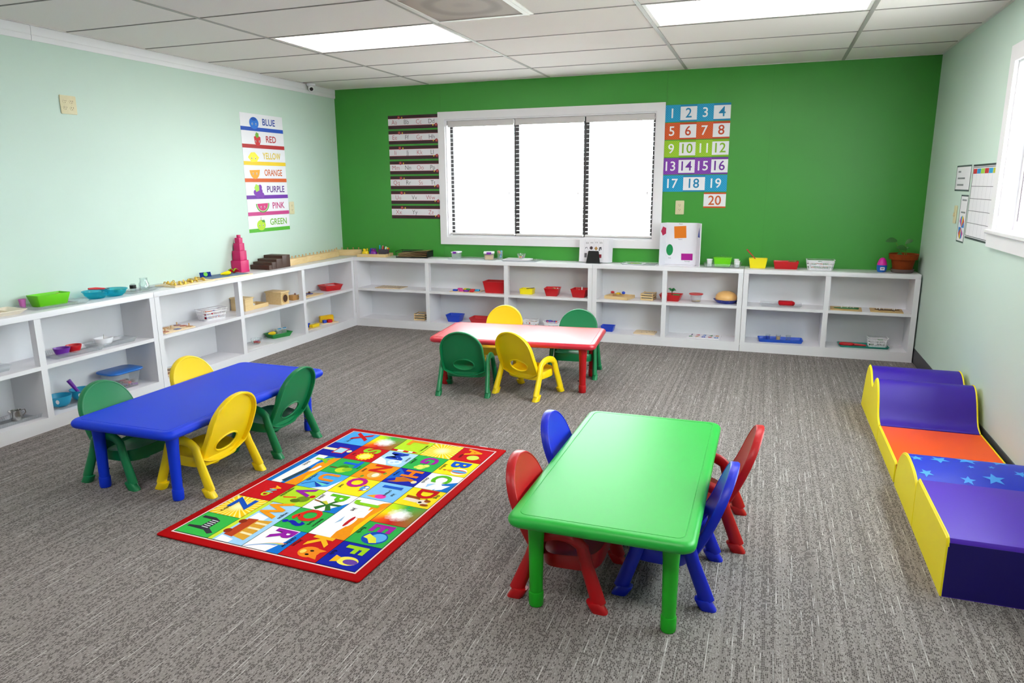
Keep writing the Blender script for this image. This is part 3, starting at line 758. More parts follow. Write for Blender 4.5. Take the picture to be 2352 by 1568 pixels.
# row, column, span, ground, letter, letter colour, letter (u,v,size), words [(text,u,v,size)], picture
CELLS = [
 (0, 0, 1, R_, 'A', '#ff9d12', (0.30, 0.48, 0.52), [('apple', 0.66, 0.22, 0.13)], [ell(0.66, 0.60, 0.17, 0.19, '#c9da55'), pol('#5a8a1c', (0.66, 0.8), (0.74, 0.9), (0.70, 0.78))]),
 (0, 1, 1, Y_, 'B', '#1152c4', (0.27, 0.52, 0.60), [('balloon', 0.55, 0.10, 0.14)], [ell(0.70, 0.68, 0.22, 0.24, '#f0e8e0'), ell(0.70, 0.68, 0.13, 0.24, '#d0603c'), ell(0.70, 0.68, 0.07, 0.24, '#4fa6e0'), pol('#e8a020', (0.60, 0.46), (0.80, 0.46), (0.72, 0.28), (0.68, 0.28)), pol('#c06a1c', (0.66, 0.27), (0.75, 0.27), (0.74, 0.18), (0.67, 0.18))]),
 (0, 2, 1, WH, 'C', '#58b61c', (0.30, 0.50, 0.58), [('clouds', 0.52, 0.09, 0.14)], [pol(B_, (0.35, 1.0), (1, 1), (1, 0.55), (0.72, 0.72), (0.6, 0.62)), pol(WH, (0.62, 0.9), (0.9, 0.78), (1.0, 0.60), (0.8, 0.62), (0.7, 0.5)), pol('#9cc8f0', (0.6, 0.45), (0.9, 0.3), (0.7, 0.25))]),
 (0, 3, 1, Y_, 'D', R_, (0.27, 0.55, 0.58), [('dog', 0.30, 0.90, 0.14)], [pol('#8a4412', (0.50, 0.70), (0.62, 0.86), (0.72, 0.80), (0.66, 0.62)), ell(0.70, 0.68, 0.13, 0.16, '#f2e2d0'), ell(0.62, 0.78, 0.07, 0.09, '#9a4c14'), ell(0.84, 0.80, 0.06, 0.12, '#9a4c14'), ell(0.73, 0.62, 0.05, 0.05, '#241812'), pol('#f2e2d0', (0.55, 0.15), (0.62, 0.55), (0.78, 0.52), (0.74, 0.12)), pol('#9a4c14', (0.45, 0.10), (0.48, 0.50), (0.60, 0.55), (0.58, 0.12))]),
 (0, 4, 1, 'burst', None, None, None, [], []),
 (0, 5, 1, GN, 'E', '#a51ca0', (0.24, 0.52, 0.60), [('Earth', 0.46, 0.08, 0.14)], [ell(0.66, 0.58, 0.28, 0.32, '#1646b8'), ell(0.64, 0.66, 0.20, 0.20, '#5fb0ec'), pol('#e6e640', (0.52, 0.36), (0.66, 0.62), (0.84, 0.74), (0.90, 0.58), (0.74, 0.44), (0.70, 0.30))]),
 (0, 6, 1, NV, 'F', '#a2d41c', (0.26, 0.50, 0.58), [('fish', 0.50, 0.09, 0.14)], [ell(0.70, 0.60, 0.17, 0.26, '#f4e65a'), ell(0.72, 0.68, 0.10, 0.18, '#6a44a8'), pol('#f0b418', (0.62, 0.38), (0.78, 0.38), (0.84, 0.22), (0.56, 0.22))]),
 (1, 0, 1, 'sunray', None, None, None, [], []),
 (1, 1, 1, GN, 'G', '#98189a', (0.30, 0.56, 0.54), [('grapes', 0.48, 0.11, 0.14)], [ell(0.66, 0.62, 0.10, 0.10, '#d8ea6a'), ell(0.78, 0.56, 0.10, 0.10, '#c8dc52'), ell(0.72, 0.46, 0.10, 0.10, '#d8ea6a'), ell(0.82, 0.40, 0.09, 0.09, '#c8dc52'), ell(0.86, 0.52, 0.08, 0.10, '#d8ea6a')]),
 (1, 2, 1, NV, 'H', '#f07a10', (0.28, 0.54, 0.56), [('horse', 0.40, 0.11, 0.13)], [pol('#1a62c8', (0.0, 0.0), (0.8, 0.0), (0.62, 0.3), (0.3, 0.3)), pol('#c06c1c', (0.52, 0.40), (0.60, 0.74), (0.72, 0.92), (0.80, 0.86), (0.74, 0.70), (0.88, 0.40), (0.92, 0.12), (0.80, 0.30), (0.62, 0.22)), ell(0.74, 0.86, 0.09, 0.08, '#e8d8a8')]),
 (1, 3, 1, LB, 'I', '#1557c8', (0.22, 0.52, 0.62), [('ice', 0.62, 0.78, 0.14), ('cream', 0.56, 0.58, 0.14)], [pol('#e8a01c', (0.86, 0.10), (0.70, 0.40), (0.86, 0.46), (0.92, 0.40)), ell(0.80, 0.50, 0.12, 0.16, '#e83aa8')]),
 (1, 4, 2, WH, 'J', '#86c81c', (0.13, 0.52, 0.62), [('jet', 0.32, 0.30, 0.15)], [pol(OR, (0.0, 1.0), (1.0, 1.0), (1.0, 0.62), (0.86, 0.58), (0.66, 0.66), (0.50, 0.62), (0.34, 0.70), (0.20, 0.62), (0.05, 0.80)), pol('#f8c80c', (0.12, 1.0), (0.9, 1.0), (0.7, 0.85), (0.4, 0.88)), pol(WH, (0.22, 0.74), (0.46, 0.78), (0.50, 0.64), (0.36, 0.60)), ell(0.60, 0.56, 0.13, 0.055, '#b81420'), ell(0.61, 0.65, 0.11, 0.05, '#f6f2ee'), pol('#8fb4d8', (0.5, 0.30), (0.62, 0.36), (0.7, 0.28))]),
 (1, 6, 1, R_, 'K', '#f8b41c', (0.24, 0.52, 0.56), [('kitten', 0.46, 0.08, 0.13)], [ell(0.68, 0.58, 0.22, 0.26, '#f08a1c'), pol('#f08a1c', (0.50, 0.70), (0.52, 0.94), (0.66, 0.80)), pol('#f08a1c', (0.72, 0.82), (0.90, 0.92), (0.86, 0.68)), ell(0.62, 0.62, 0.035, 0.05, '#1c1410'), ell(0.78, 0.60, 0.035, 0.05, '#1c1410'), ell(0.70, 0.44, 0.08, 0.07, '#f6d060')]),
 (2, 0, 1, LG, 'L', '#f0901c', (0.22, 0.52, 0.66), [('lighthouse', 0.50, 0.92, 0.11)], [pol(R_, (0.84, 0.0), (0.98, 0.0), (0.97, 0.2), (0.85, 0.2)), pol(WH, (0.85, 0.2), (0.97, 0.2), (0.965, 0.4), (0.855, 0.4)), pol(R_, (0.855, 0.4), (0.965, 0.4), (0.96, 0.58), (0.86, 0.58)), pol(WH, (0.86, 0.58), (0.96, 0.58), (0.955, 0.72), (0.865, 0.72)), pol(R_, (0.84, 0.72), (0.98, 0.72), (0.91, 0.92))]),
 (2, 1, 1, '#a9d4f4', 'M', '#163cae', (0.32, 0.46, 0.58), [('moon', 0.44, 0.91, 0.13)], [pol(WH, (0.5, 0.0), (1, 0), (1, 0.5), (0.7, 0.3)), ell(0.72, 0.62, 0.19, 0.22, '#dcebf8'), ell(0.70, 0.68, 0.06, 0.07, '#9cc6ec'), ell(0.79, 0.56, 0.05, 0.05, '#b4d4f0')]),
 (2, 2, 1, OR, 'N', '#c81c16', (0.28, 0.52, 0.56), [('nest', 0.52, 0.14, 0.14)], [ell(0.70, 0.58, 0.20, 0.20, '#e2b45c'), ell(0.70, 0.62, 0.13, 0.10, '#fbf0d0'), ell(0.52, 0.82, 0.07, 0.05, '#6a9a2c'), ell(0.88, 0.30, 0.07, 0.05, '#6a9a2c')]),
 (2, 3, 1, Y_, 'O', '#b81a86', (0.28, 0.44, 0.58), [('owl', 0.60, 0.16, 0.14)], [ell(0.52, 0.84, 0.16, 0.13, '#4c96d8'), ell(0.46, 0.88, 0.05, 0.05, '#f6f2ee'), ell(0.58, 0.88, 0.05, 0.05, '#f6f2ee'), pol(R_, (0.40, 0.72), (0.34, 0.80), (0.44, 0.80)), pol(R_, (0.64, 0.78), (0.74, 0.76), (0.66, 0.88))]),
 (2, 4, 1, WH, 'P', '#5cba1c', (0.26, 0.54, 0.58), [('palm', 0.34, 0.10, 0.14)], [pol(B_, (0.4, 1.0), (1.0, 1.0), (1.0, 0.62), (0.7, 0.8)), pol('#8a5a2c', (0.50, 0.02), (0.56, 0.02), (0.66, 0.48), (0.60, 0.50)), pol('#2c6a24', (0.62, 0.50), (0.34, 0.62), (0.44, 0.70), (0.58, 0.60), (0.56, 0.92), (0.66, 0.86), (0.68, 0.62), (0.90, 0.80), (0.96, 0.66), (0.74, 0.52), (0.98, 0.40), (0.88, 0.26), (0.68, 0.44), (0.60, 0.22), (0.52, 0.30)), pol('#c8c83c', (0.62, 0.52), (0.48, 0.36), (0.56, 0.26), (0.66, 0.48))]),
 (2, 5, 1, GN, 'Q', '#d4291a', (0.28, 0.50, 0.60), [('question', 0.52, 0.92, 0.12), ('mark', 0.58, 0.76, 0.12)], [('t', '?', 0.72, 0.34, 0.56, NV)]),
 (2, 6, 1, WH, 'R', '#931aa0', (0.28, 0.52, 0.60), [('rainbow', 0.50, 0.90, 0.14)], [pol(B_, (0.0, 1.0), (1.0, 1.0), (1.0, 0.66), (0.5, 0.80), (0.0, 0.82))] + [('p', [(0.95 - (0.62 - 0.05 * k) * math.sin(t_ * PI / 12) * 0.62, 0.05 + (0.86 - 0.05 * k) * t_ / 6) for t_ in range(7)] + [(0.99 - (0.57 - 0.05 * k) * math.sin(t_ * PI / 12) * 0.62, 0.03 + (0.80 - 0.05 * k) * t_ / 6) for t_ in range(6, -1, -1)], c) for k, c in enumerate(('#f08a9a', '#f6e060', '#8cd88c', '#7aa8ec'))]),
 (3, 0, 1, 'burst', None, None, None, [], []),
 (3, 1, 1, R_, 'S', '#92cc20', (0.24, 0.54, 0.58), [('sun', 0.62, 0.16, 0.12)], [ray(0.66, 0.56, 0.29, 14, '#f8d00c'), ell(0.66, 0.56, 0.17, 0.17, '#fdf07a')]),
 (3, 2, 1, GN, 'T', '#1660d4', (0.26, 0.56, 0.58), [('tree', 0.44, 0.91, 0.12)], [pol('#6a4420', (0.60, 0.05), (0.68, 0.05), (0.67, 0.42), (0.61, 0.42)), ell(0.58, 0.46, 0.17, 0.17, '#3c8a20'), ell(0.74, 0.52, 0.17, 0.19, '#c0dc2c'), ell(0.66, 0.66, 0.13, 0.15, '#8cc024')]),
 (3, 3, 1, '#4aa6ea', 'U', '#f08a1c', (0.28, 0.50, 0.56), [('umbrella', 0.42, 0.08, 0.13)], [pol(WH, (0.3, 1.0), (1.0, 1.0), (1.0, 0.45), (0.8, 0.85)), pol('#163cae', (0.62, 0.30), (0.56, 0.78), (0.66, 0.74)), pol('#6cd0c0', (0.62, 0.30), (0.66, 0.76), (0.78, 0.68)), pol('#163cae', (0.62, 0.30), (0.80, 0.68), (0.90, 0.56)), pol('#163cae', (0.60, 0.30), (0.64, 0.30), (0.90, 0.06), (0.86, 0.06))]),
 (3, 4, 1, LG, 'V', '#931aa0', (0.26, 0.50, 0.56), [('vegetables', 0.42, 0.08, 0.13)], [ell(0.62, 0.74, 0.17, 0.18, '#6e8a1c'), ell(0.42, 0.88, 0.08, 0.08, '#c01a1c'), pol('#e0601c', (0.66, 0.12), (0.72, 0.20), (0.62, 0.52), (0.56, 0.48)), ell(0.76, 0.60, 0.10, 0.14, '#556f14')]),
 (3, 5, 2, '#9fd0f4', 'W', '#f29a14', (0.16, 0.46, 0.62), [('wagon', 0.26, 0.90, 0.13)], [pol('#c8e038', (0.0, 0.0), (1.0, 0.0), (1.0, 0.13), (0.0, 0.13)), pol(WH, (0.30, 0.2), (0.5, 0.18), (0.52, 0.6), (0.36, 0.62)), pol('#b8401c', (0.46, 0.20), (0.86, 0.20), (0.88, 0.48), (0.44, 0.48)), pol('#d8a030', (0.46, 0.48), (0.86, 0.48), (0.90, 0.86), (0.42, 0.86)), pol('#f4e2b4', (0.50, 0.52), (0.54, 0.52), (0.54, 0.86), (0.50, 0.86)), pol('#f4e2b4', (0.62, 0.52), (0.66, 0.52), (0.66, 0.86), (0.62, 0.86)), pol('#f4e2b4', (0.74, 0.52), (0.78, 0.52), (0.79, 0.86), (0.75, 0.86)), ell(0.54, 0.17, 0.05, 0.10, '#8a2c14'), ell(0.78, 0.17, 0.05, 0.10, '#8a2c14'), pol(WH, (0.88, 0.2), (1.0, 0.2), (1.0, 0.6), (0.92, 0.6))]),
 (4, 0, 1, '#4aa6ea', 'X', '#c4131a', (0.34, 0.56, 0.60), [('x ray', 0.72, 0.36, 0.14)], []),
 (4, 1, 1, NV, None, None, None, [], [pol('#efe9c4', (0.42, 0.0), (0.58, 0.0), (0.58, 0.45), (0.42, 0.45)), pol(R_, (0.28, 0.42), (0.76, 0.42), (0.74, 0.80), (0.30, 0.80)), pol('#a9d8ec', (0.33, 0.46), (0.71, 0.46), (0.69, 0.76), (0.35, 0.76)), ell(0.50, 0.90, 0.09, 0.08, '#f0e4a8')]),
 (4, 2, 2, B_, 'Y', '#84c41c', (0.14, 0.56, 0.52), [('yacht', 0.34, 0.30, 0.14)], [pol(WH, (0.0, 0.20), (1.0, 0.16), (1.0, 0.48), (0.0, 0.52)), pol(OR, (0.0, 1.0), (1.0, 1.0), (1.0, 0.60), (0.6, 0.70), (0.3, 0.60), (0.05, 0.80)), pol('#24465e', (0.46, 0.52), (0.94, 0.40), (0.96, 0.56), (0.46, 0.66)), pol(WH, (0.34, 0.76), (0.58, 0.70), (0.50, 0.84), (0.36, 0.86)), pol('#fbc40c', (0.2, 1.0), (0.9, 1.0), (0.7, 0.86))]),
 (4, 4, 1, R_, None, None, None, [], [('t', 'A', 0.30, 0.66, 0.20, '#fbb414'), ('t', 'N', 0.50, 0.62, 0.20, '#5cc4c8'), ('t', 'D', 0.72, 0.60, 0.20, '#b8dc2c')]),
 (4, 5, 1, 'sunray', 'Z', '#1250bc', (0.34, 0.48, 0.62), [('zebra', 0.70, 0.28, 0.14)], []),
 (4, 6, 1, '#38b84a', None, None, None, [], [pol('#34343c', (0.16, 0.08), (0.26, 0.08), (0.28, 0.42), (0.60, 0.40), (0.64, 0.08), (0.72, 0.08), (0.74, 0.62), (0.86, 0.84), (0.78, 0.94), (0.62, 0.68), (0.26, 0.66), (0.16, 0.44))] + [pol('#e4e4ea', (0.28 + 0.08 * k, 0.44), (0.31 + 0.08 * k, 0.44), (0.32 + 0.08 * k, 0.64), (0.29 + 0.08 * k, 0.64)) for k in range(5)]),
]
for r, c, sp, gnd, let, lc, lp, words, pics in CELLS:
    x0 = -0.655 + c * CWd + 0.0015; x1 = -0.655 + (c + sp) * CWd - 0.0015
    y1 = 0.45 - r * CH - 0.0015; y0 = 0.45 - (r + 1) * CH + 0.0015
    w, h = x1 - x0, y1 - y0
    gm = rug_ramp('rug_' + gnd, gnd) if gnd in ('burst', 'sunray') else pile(gnd)
    sq = part('printed_square', G().flat([(0, 0), (w, 0), (w, h), (0, h)], 0), gm, rug, smooth=0)
    sq.location = (x0, y0, Z1 + 0.0006)
    q = CH
    for k, s_ in enumerate(pics):
        z = 0.0002 + 0.00007 * k
        if s_[0] == 'p':
            pts = [(min(max(u, 0), 1) * w, min(max(v, 0), 1) * h) for u, v in s_[1]]
            part('printed_picture', G().flat(pts, z), pile(s_[2]), sq, smooth=0)
        else:
            part('printed_letter', fit_text(s_[1], s_[4] * q, w, 0.035).move(s_[2] * w, s_[3] * h, z + 0.0003), pile(s_[5]), sq, smooth=0)
    if let: part('printed_letter', text_g(let, lp[2] * q * 0.86, 0.04).move(lp[0] * w, lp[1] * h, 0.0012), pile(lc), sq, smooth=0)
    for k, (tx, u, v, sz) in enumerate(words):
        part('printed_word', fit_text(tx, sz * q * 0.72, w * 0.92, 0.008).move(u * w, v * h, 0.0013), pile('#14121a'), sq, smooth=0)
part('care_tag', G().box(-0.712, 0.335, 0.001, -0.704, 0.385, 0.0065), WHITE, rug, 'white care tag on the rug edge', 0)
# ------------------------------------------------------------------ things on the walls
PAPER = mat('card_white', '#eceaf0', 0.5, 0.4, 0.02, 8)
def ink(h): return mat('ink_' + h, h, 0.5, 0.4, 0.03, 20)
def flatpart(name, pts, z, col, root, label=None): return part(name, G().flat(pts, z), ink(col), root, label, 0)
def card(name, label, cat_, M, w, h, group, m=None, curl=0.0):
    t = thing(name, label, cat_, frame=M, group=group)
    part('card', G().box(0, 0, 0.0006, w, h, 0.0018), m or PAPER, t, smooth=0)
    return t
ZT = 0.0022
# colour word cards on the mint wall
CARDS = [('BLUE', '#0c3f9e', '#0b49b4'), ('RED', '#b3101c', '#b0121a'), ('YELLOW', '#e0c01a', '#eec81a'), ('ORANGE', '#d0661c', '#d75a14'),
         ('PURPLE', '#5c1f88', '#6a1f9e'), ('PINK', '#c12a78', '#c83a86'), ('GREEN', '#6fb02a', '#4fae22')]
def eyes(t, cx, cy, s, dx=0.018):
    for sx in (-1, 1):
        part('printed_eye', G().flat(circ(0.0062 * s, 12, cx + sx * dx * s, cy, 0.0098 * s), ZT + 0.0012), ink('#f4f4f4'), t, smooth=0)
        part('printed_pupil', G().flat(circ(0.0038 * s, 10, cx + sx * dx * s, cy - 0.001, 0.0072 * s), ZT + 0.0014), ink('#16161c'), t, smooth=0)
for i, (wd, tc_, bc) in enumerate(CARDS):
    w, h = 0.566, 0.1432
    z = 2.031 - (i + 1) * 0.1442
    t = card('color_card', 'white wall card reading %s with a %s stripe' % (wd, wd.lower()), 'card', frame((0.0, -1.442 + 0.002 * (i % 3), z), (0, 1, 0), (0, 0, 1)), w, h, 'colour word cards')
    flatpart('stripe', [(0, 0), (w, 0), (w, 0.032), (0, 0.032)], ZT, bc, t)
    cx = {0: 0.175, 1: 0.20, 2: 0.13, 3: 0.135, 4: 0.155, 5: 0.20, 6: 0.165}[i]; cy = 0.066
    P_ = lambda poly, col, k=0: part('printed_fruit', G().flat(poly, ZT + 0.0004 + 0.0001 * k), ink(col), t, smooth=0)
    if i == 0: P_(circ(0.060, 26, cx, cy, 0.050), '#1a6fd0'); P_(circ(0.034, 20, cx, cy + 0.034, 0.014), '#0c4fae', 1)
    elif i == 1: P_([(cx - 0.042, cy + 0.03), (cx - 0.036, cy - 0.02), (cx - 0.012, cy - 0.046), (cx + 0.022, cy - 0.044), (cx + 0.042, cy - 0.01), (cx + 0.042, cy + 0.03), (cx, cy + 0.044)], '#c81620'); P_(ray(cx, cy + 0.045, 0.026, 5, '')[1], '#6aa82c', 1)
    elif i == 2: P_([(cx - 0.072, cy), (cx - 0.03, cy + 0.040), (cx + 0.02, cy + 0.044), (cx + 0.055, cy + 0.015), (cx + 0.074, cy), (cx + 0.04, cy - 0.036), (cx - 0.03, cy - 0.040)], '#fbe63c')
    elif i == 3: P_([(cx - 0.068, cy + 0.035), (cx + 0.068, cy + 0.04)] + [(cx + 0.066 * math.cos(a), cy + 0.036 + 0.075 * math.sin(a)) for a in [-PI * k / 12 for k in range(1, 12)]], '#f4a01c')
    elif i == 4:
        for k, (dx, dy) in enumerate(((-0.035, -0.01), (0.0, -0.015), (0.03, -0.028), (0.012, 0.012), (0.036, 0.0), (-0.01, -0.034), (0.055, -0.034), (0.03, 0.034))): P_(circ(0.024, 14, cx + dx, cy + dy), '#7a2ca8', k)
        P_(ray(cx - 0.012, cy + 0.028, 0.036, 5, '')[1], '#a8d84c', 9)
    elif i == 5:
        arc = lambda r, dy: [(cx - r, cy + 0.036), (cx + r, cy + 0.040)] + [(cx + r * math.cos(a), cy + 0.036 + r * 0.86 * math.sin(a)) for a in [-PI * k / 14 for k in range(1, 14)]]
        P_(arc(0.090, 0), '#4f9a34'); P_(arc(0.078, 0), '#cfe8b0', 1); P_(arc(0.072, 0), '#cf2a78', 2)
    else:
        P_(circ(0.058, 24, cx, cy - 0.006, 0.046), '#b4da2c'); P_([(cx + 0.005, cy + 0.036), (cx + 0.045, cy + 0.040), (cx + 0.055, cy + 0.015), (cx + 0.02, cy + 0.018)], '#4f9a34', 1); P_([(cx - 0.003, cy + 0.034), (cx + 0.003, cy + 0.034), (cx + 0.006, cy + 0.066), (cx + 0.002, cy + 0.066)], '#6a4424', 1)
    if i != 4: eyes(t, cx, cy + (0.006 if i in (3, 5) else -0.008), 1.0, 0.024)
    part('printed_word', fit_text(wd, 0.054, 0.245, 0.016).move({'BLUE': 0.372, 'RED': 0.385, 'YELLOW': 0.375, 'ORANGE': 0.385, 'PURPLE': 0.400, 'PINK': 0.420, 'GREEN': 0.405}[wd], 0.083, ZT + 0.0006), ink(tc_), t, smooth=0)

# alphabet strips left of the window
ROWS = ['Aa Bb Cc Dd', 'Ee Ff Gg Hh', 'Ii Jj Kk Ll', 'Mm Nn Oo Pp', 'Qq Rr Ss Tt', 'Uu Vv Ww', 'Xx Yy Zz']
MAROON = mat('maroon_band', '#35141c', 0.4, 0.5, 0.25, 14)
for i, row in enumerate(ROWS):
    w, h = 0.545, 0.1285
    z = 2.094 - i * 0.1462 - h
    t = card('alphabet_strip', 'maroon-edged wall strip lettered %s' % row, 'wall strip', frame((0.608, 0, z), (1, 0, 0), (0, 0, 1)), w, h, 'alphabet strips')
    part('band', G().flat([(0, 0), (w, 0), (w, 0.031), (0, 0.031)], ZT), MAROON, t, smooth=0)
    part('band', G().flat([(0, h - 0.029), (w, h - 0.029), (w, h), (0, h)], ZT), MAROON, t, smooth=0)
    for y in (0.031, h - 0.032): flatpart('edge_line', [(0, y), (w, y), (w, y + 0.003), (0, y + 0.003)], ZT + 0.0001, '#b02448', t)
    ps = row.split(); n = len(ps)
    for k, p_ in enumerate(ps):
        part('printed_letters', text_g(p_, 0.043, -0.012, 0.92).move(w * (k + 0.5) / n + (0.0 if n == 4 else -0.01), h * 0.5 + 0.001, ZT + 0.0003), ink('#b83a58' if k % 2 == (0 if i % 2 == 0 or True else 1) else '#2a2a30'), t, smooth=0)
    for fx, fy, yx in ((0.12, h - 0.020, 0.155), (w - 0.018, 0.030, w - 0.052)):
        g = G()
        for q in range(5): g.flat(circ(0.0075, 10, fx + 0.010 * math.cos(2 * PI * q / 5), fy + 0.010 * math.sin(2 * PI * q / 5)), ZT + 0.0005 + 0.00002 * q)
        part('printed_flower', g, ink('#a83048'), t, smooth=0)
        part('printed_flower_centre', G().flat(circ(0.0045, 10, fx, fy), ZT + 0.0008), ink('#f0c05c'), t, smooth=0)
        part('printed_bud', G().flat(circ(0.006, 8, yx, fy - 0.002, 0.009), ZT + 0.0005), ink('#e8c83c'), t, smooth=0)

# number strips right of the window
def dots(key, a, b):
    if key in MATS: return MATS[key]
    m = mat(key, a, 0.45, 0.4)
    nt = m.node_tree; N = nt.nodes; L = nt.links; bs = N['Principled BSDF']
    tc = N.new('ShaderNodeTexCoord'); vo = N.new('ShaderNodeTexVoronoi'); vo.inputs['Scale'].default_value = 75; vo.inputs['Randomness'].default_value = 0.0
    mp = N.new('ShaderNodeMapping'); mp.inputs['Rotation'].default_value = (0, 0, PI / 4)
    L.new(tc.outputs['Object'], mp.inputs['Vector']); L.new(mp.outputs['Vector'], vo.inputs['Vector'])
    mr = N.new('ShaderNodeMapRange'); mr.inputs['From Min'].default_value = 0.30; mr.inputs['From Max'].default_value = 0.36
    L.new(vo.outputs['Distance'], mr.inputs['Value'])
    mx = N.new('ShaderNodeMix'); mx.data_type = 'RGBA'; mx.inputs['A'].default_value = lin(b); mx.inputs['B'].default_value = lin(a)
    L.new(mr.outputs['Result'], mx.inputs['Factor']); L.new(mx.outputs['Result'], bs.inputs['Base Color'])
    return m
NS = [(['1', '2', '3', '4'], '#118fc0', '#2fb0d8', '#0b83b4'), (['5', '6', '7', '8'], '#d0501a', '#dc6a34', '#c64212'), (['9', '10', '11', '12'], '#93c21c', '#a8d23c', '#86b816'),
      (['13', '14', '15', '16'], '#7d35a8', '#9150b8', '#702a9c'), (['17', '18', '19'], '#118fc0', '#2fb0d8', '#0b83b4')]
for i, (ns, c1, c2, c3) in enumerate(NS):
    w, h = 0.556, 0.1415
    z = 2.083 - 0.1485 * i - h
    t = card('number_strip', ('turquoise wall strip of the lowest numbers, topmost beside the window', 'orange wall strip of numbers, second from the top', 'lime green wall strip of numbers', 'purple wall strip of numbers', 'turquoise wall strip of the teens, lowest full-width number strip')[i], 'wall strip', frame((3.331 + (0.0005 * i), 0, z), (1, 0, 0), (0, 0, 1)), w, h, 'number strips', dots('dots' + c1, c1, c2))
    n = len(ns)
    for k, s_ in enumerate(ns):
        cw = w / n
        if k % 2 == 1:
            flatpart('border_bar', [(k * cw, 0), ((k + 1) * cw, 0), ((k + 1) * cw, h), (k * cw, h)], ZT, c3, t)
            flatpart('number_panel', [(k * cw, 0.013), ((k + 1) * cw, 0.013), ((k + 1) * cw, h - 0.017), (k * cw, h - 0.017)], ZT + 0.0002, '#eeedf2', t)
        part('printed_number', fit_text(s_, 0.078, cw * 0.80, 0.010).move((k + 0.5) * cw, h / 2 + 0.002, ZT + 0.0005), ink(c3 if k % 2 else '#f2f2f4'), t, smooth=0)
t = card('number_strip', 'small orange-edged wall card with the highest number, below the strips', 'wall strip', frame((3.700, 0, 1.208), (1, 0, 0), (0, 0, 1)), 0.187, 0.132, 'number strips')
for y in (0, 0.119): flatpart('border_bar', [(0, y), (0.187, y), (0.187, y + 0.013), (0, y + 0.013)], ZT, '#c64a14', t)
part('printed_number', fit_text('20', 0.078, 0.15, 0.010).move(0.0935, 0.066, ZT + 0.0004), ink('#c65a24'), t, smooth=0)

# outlet plates
def outlet(label, M, w, h, gangs, switch=False):
    t = thing('wall_outlet', label, 'outlet', frame=M, group='wall plates')
    part('cover_plate', G().prism(rr(w, h, 0.006, 3), 0.0006, 0.0062, 0.0025), IVORY, t)
    SL = mat('slot_dark', '#2a2418', 0.6)
    for k in range(gangs):
        x = (k - (gangs - 1) / 2) * 0.046
        if switch:
            part('toggle', G().rbox(x - 0.005, -0.011, 0.006, x + 0.005, 0.011, 0.016, 0.002, 0.002), IVORY, t); continue
        for y in (0.020, -0.020):
            rec = part('receptacle', G().prism(circ(0.0165, 18, x, y, 0.0140), 0.0062, 0.0078), IVORY, t)
            g = G()
            for sx in (-0.0062, 0.0062): g.box(x + sx - 0.0011, y - 0.001, 0.0078, x + sx + 0.0011, y + 0.008, 0.0081)
            g.prism(circ(0.0024, 8, x, y - 0.0075), 0.0078, 0.0081)
            part('slot', g, SL, rec, smooth=0)
        part('screw', G().lathe([(0.003, 0.0062), (0.003, 0.0072), (0.001, 0.0075)], 8, x, 0), IVORY, t)
outlet('square double ivory outlet plate high on the mint wall', frame((0, -3.032, 1.932), (0, 1, 0), (0, 0, 1)), 0.114, 0.114, 2)
outlet('ivory outlet plate on the mint wall peeping out beside the colour cards', frame((0, -0.828, 1.218), (0, 1, 0), (0, 0, 1)), 0.072, 0.116, 1)
outlet('ivory outlet plate on the green wall under the number strips', frame((3.498, 0, 1.210), (1, 0, 0), (0, 0, 1)), 0.076, 0.122, 1)
outlet('ivory switch plate on the right-hand mint wall beside the calendar papers', frame((W, -1.035, 1.205), (0, -1, 0), (0, 0, 1)), 0.072, 0.118, 1, True)

# papers on the right wall
GR = '#4a5a5c'
def notice(name, label, y0, w, z0, h, cat_='notice'):
    t = card(name, label, cat_, frame((W, y0, z0), (0, -1, 0), (0, 0, 1)), w, h, 'papers on the right wall')
    for r in ((0, 0, w, 0.010), (0, h - 0.010, w, h), (0, 0.010, 0.010, h - 0.010), (w - 0.010, 0.010, w, h - 0.010)):
        flatpart('printed_border', [(r[0], r[1]), (r[2], r[1]), (r[2], r[3]), (r[0], r[3])], ZT, GR, t)
    return t
t = notice('wall_notice', 'landscape notice with grey border beside the wall calendar', -0.925, 0.375, 1.358, 0.164)
for k, (a, b) in enumerate(((0.05, 0.12), (0.05, 0.24), (0.05, 0.22))):
    flatpart('text_line', [(a, 0.118 - 0.042 * k), (b, 0.118 - 0.042 * k), (b, 0.129 - 0.042 * k), (a, 0.129 - 0.042 * k)], ZT, '#8c8c94', t)
t = notice('wall_notice', 'narrow notice with a bright striped wheel on the right wall', -1.135, 0.185, 1.036, 0.300)
flatpart('text_line', [(0.04, 0.262), (0.15, 0.262), (0.15, 0.272), (0.04, 0.272)], ZT, '#8c8c94', t)
flatpart('text_line', [(0.04, 0.185), (0.15, 0.185), (0.15, 0.195), (0.04, 0.195)], ZT, '#8c8c94', t)
for k in range(12):
    a0, a1 = 2 * PI * k / 12, 2 * PI * (k + 1) / 12
    flatpart('wheel_segment', [(0.0925, 0.095), (0.0925 + 0.066 * math.cos(a0), 0.095 + 0.075 * math.sin(a0)), (0.0925 + 0.066 * math.cos(a1), 0.095 + 0.075 * math.sin(a1))], ZT + 0.0002, ['#1a78c8', '#d02a3c', '#e8c82c', '#2a8ad0', '#c83a9a', '#d8e8f4'][k % 6], t)
t = card('wall_calendar', 'large wall calendar with a bright weekday row beside the right-hand window', 'calendar', frame((W, -1.345, 1.073), (0, -1, 0), (0, 0, 1)), 0.60, 0.447, None)
w, h = 0.60, 0.447
for y, hh in ((0, 0.012), (0.016, 0.004), (h - 0.012, 0.012), (h - 0.020, 0.004)): flatpart('printed_border', [(0, y), (w, y), (w, y + hh), (0, y + hh)], ZT, '#3c4648', t)
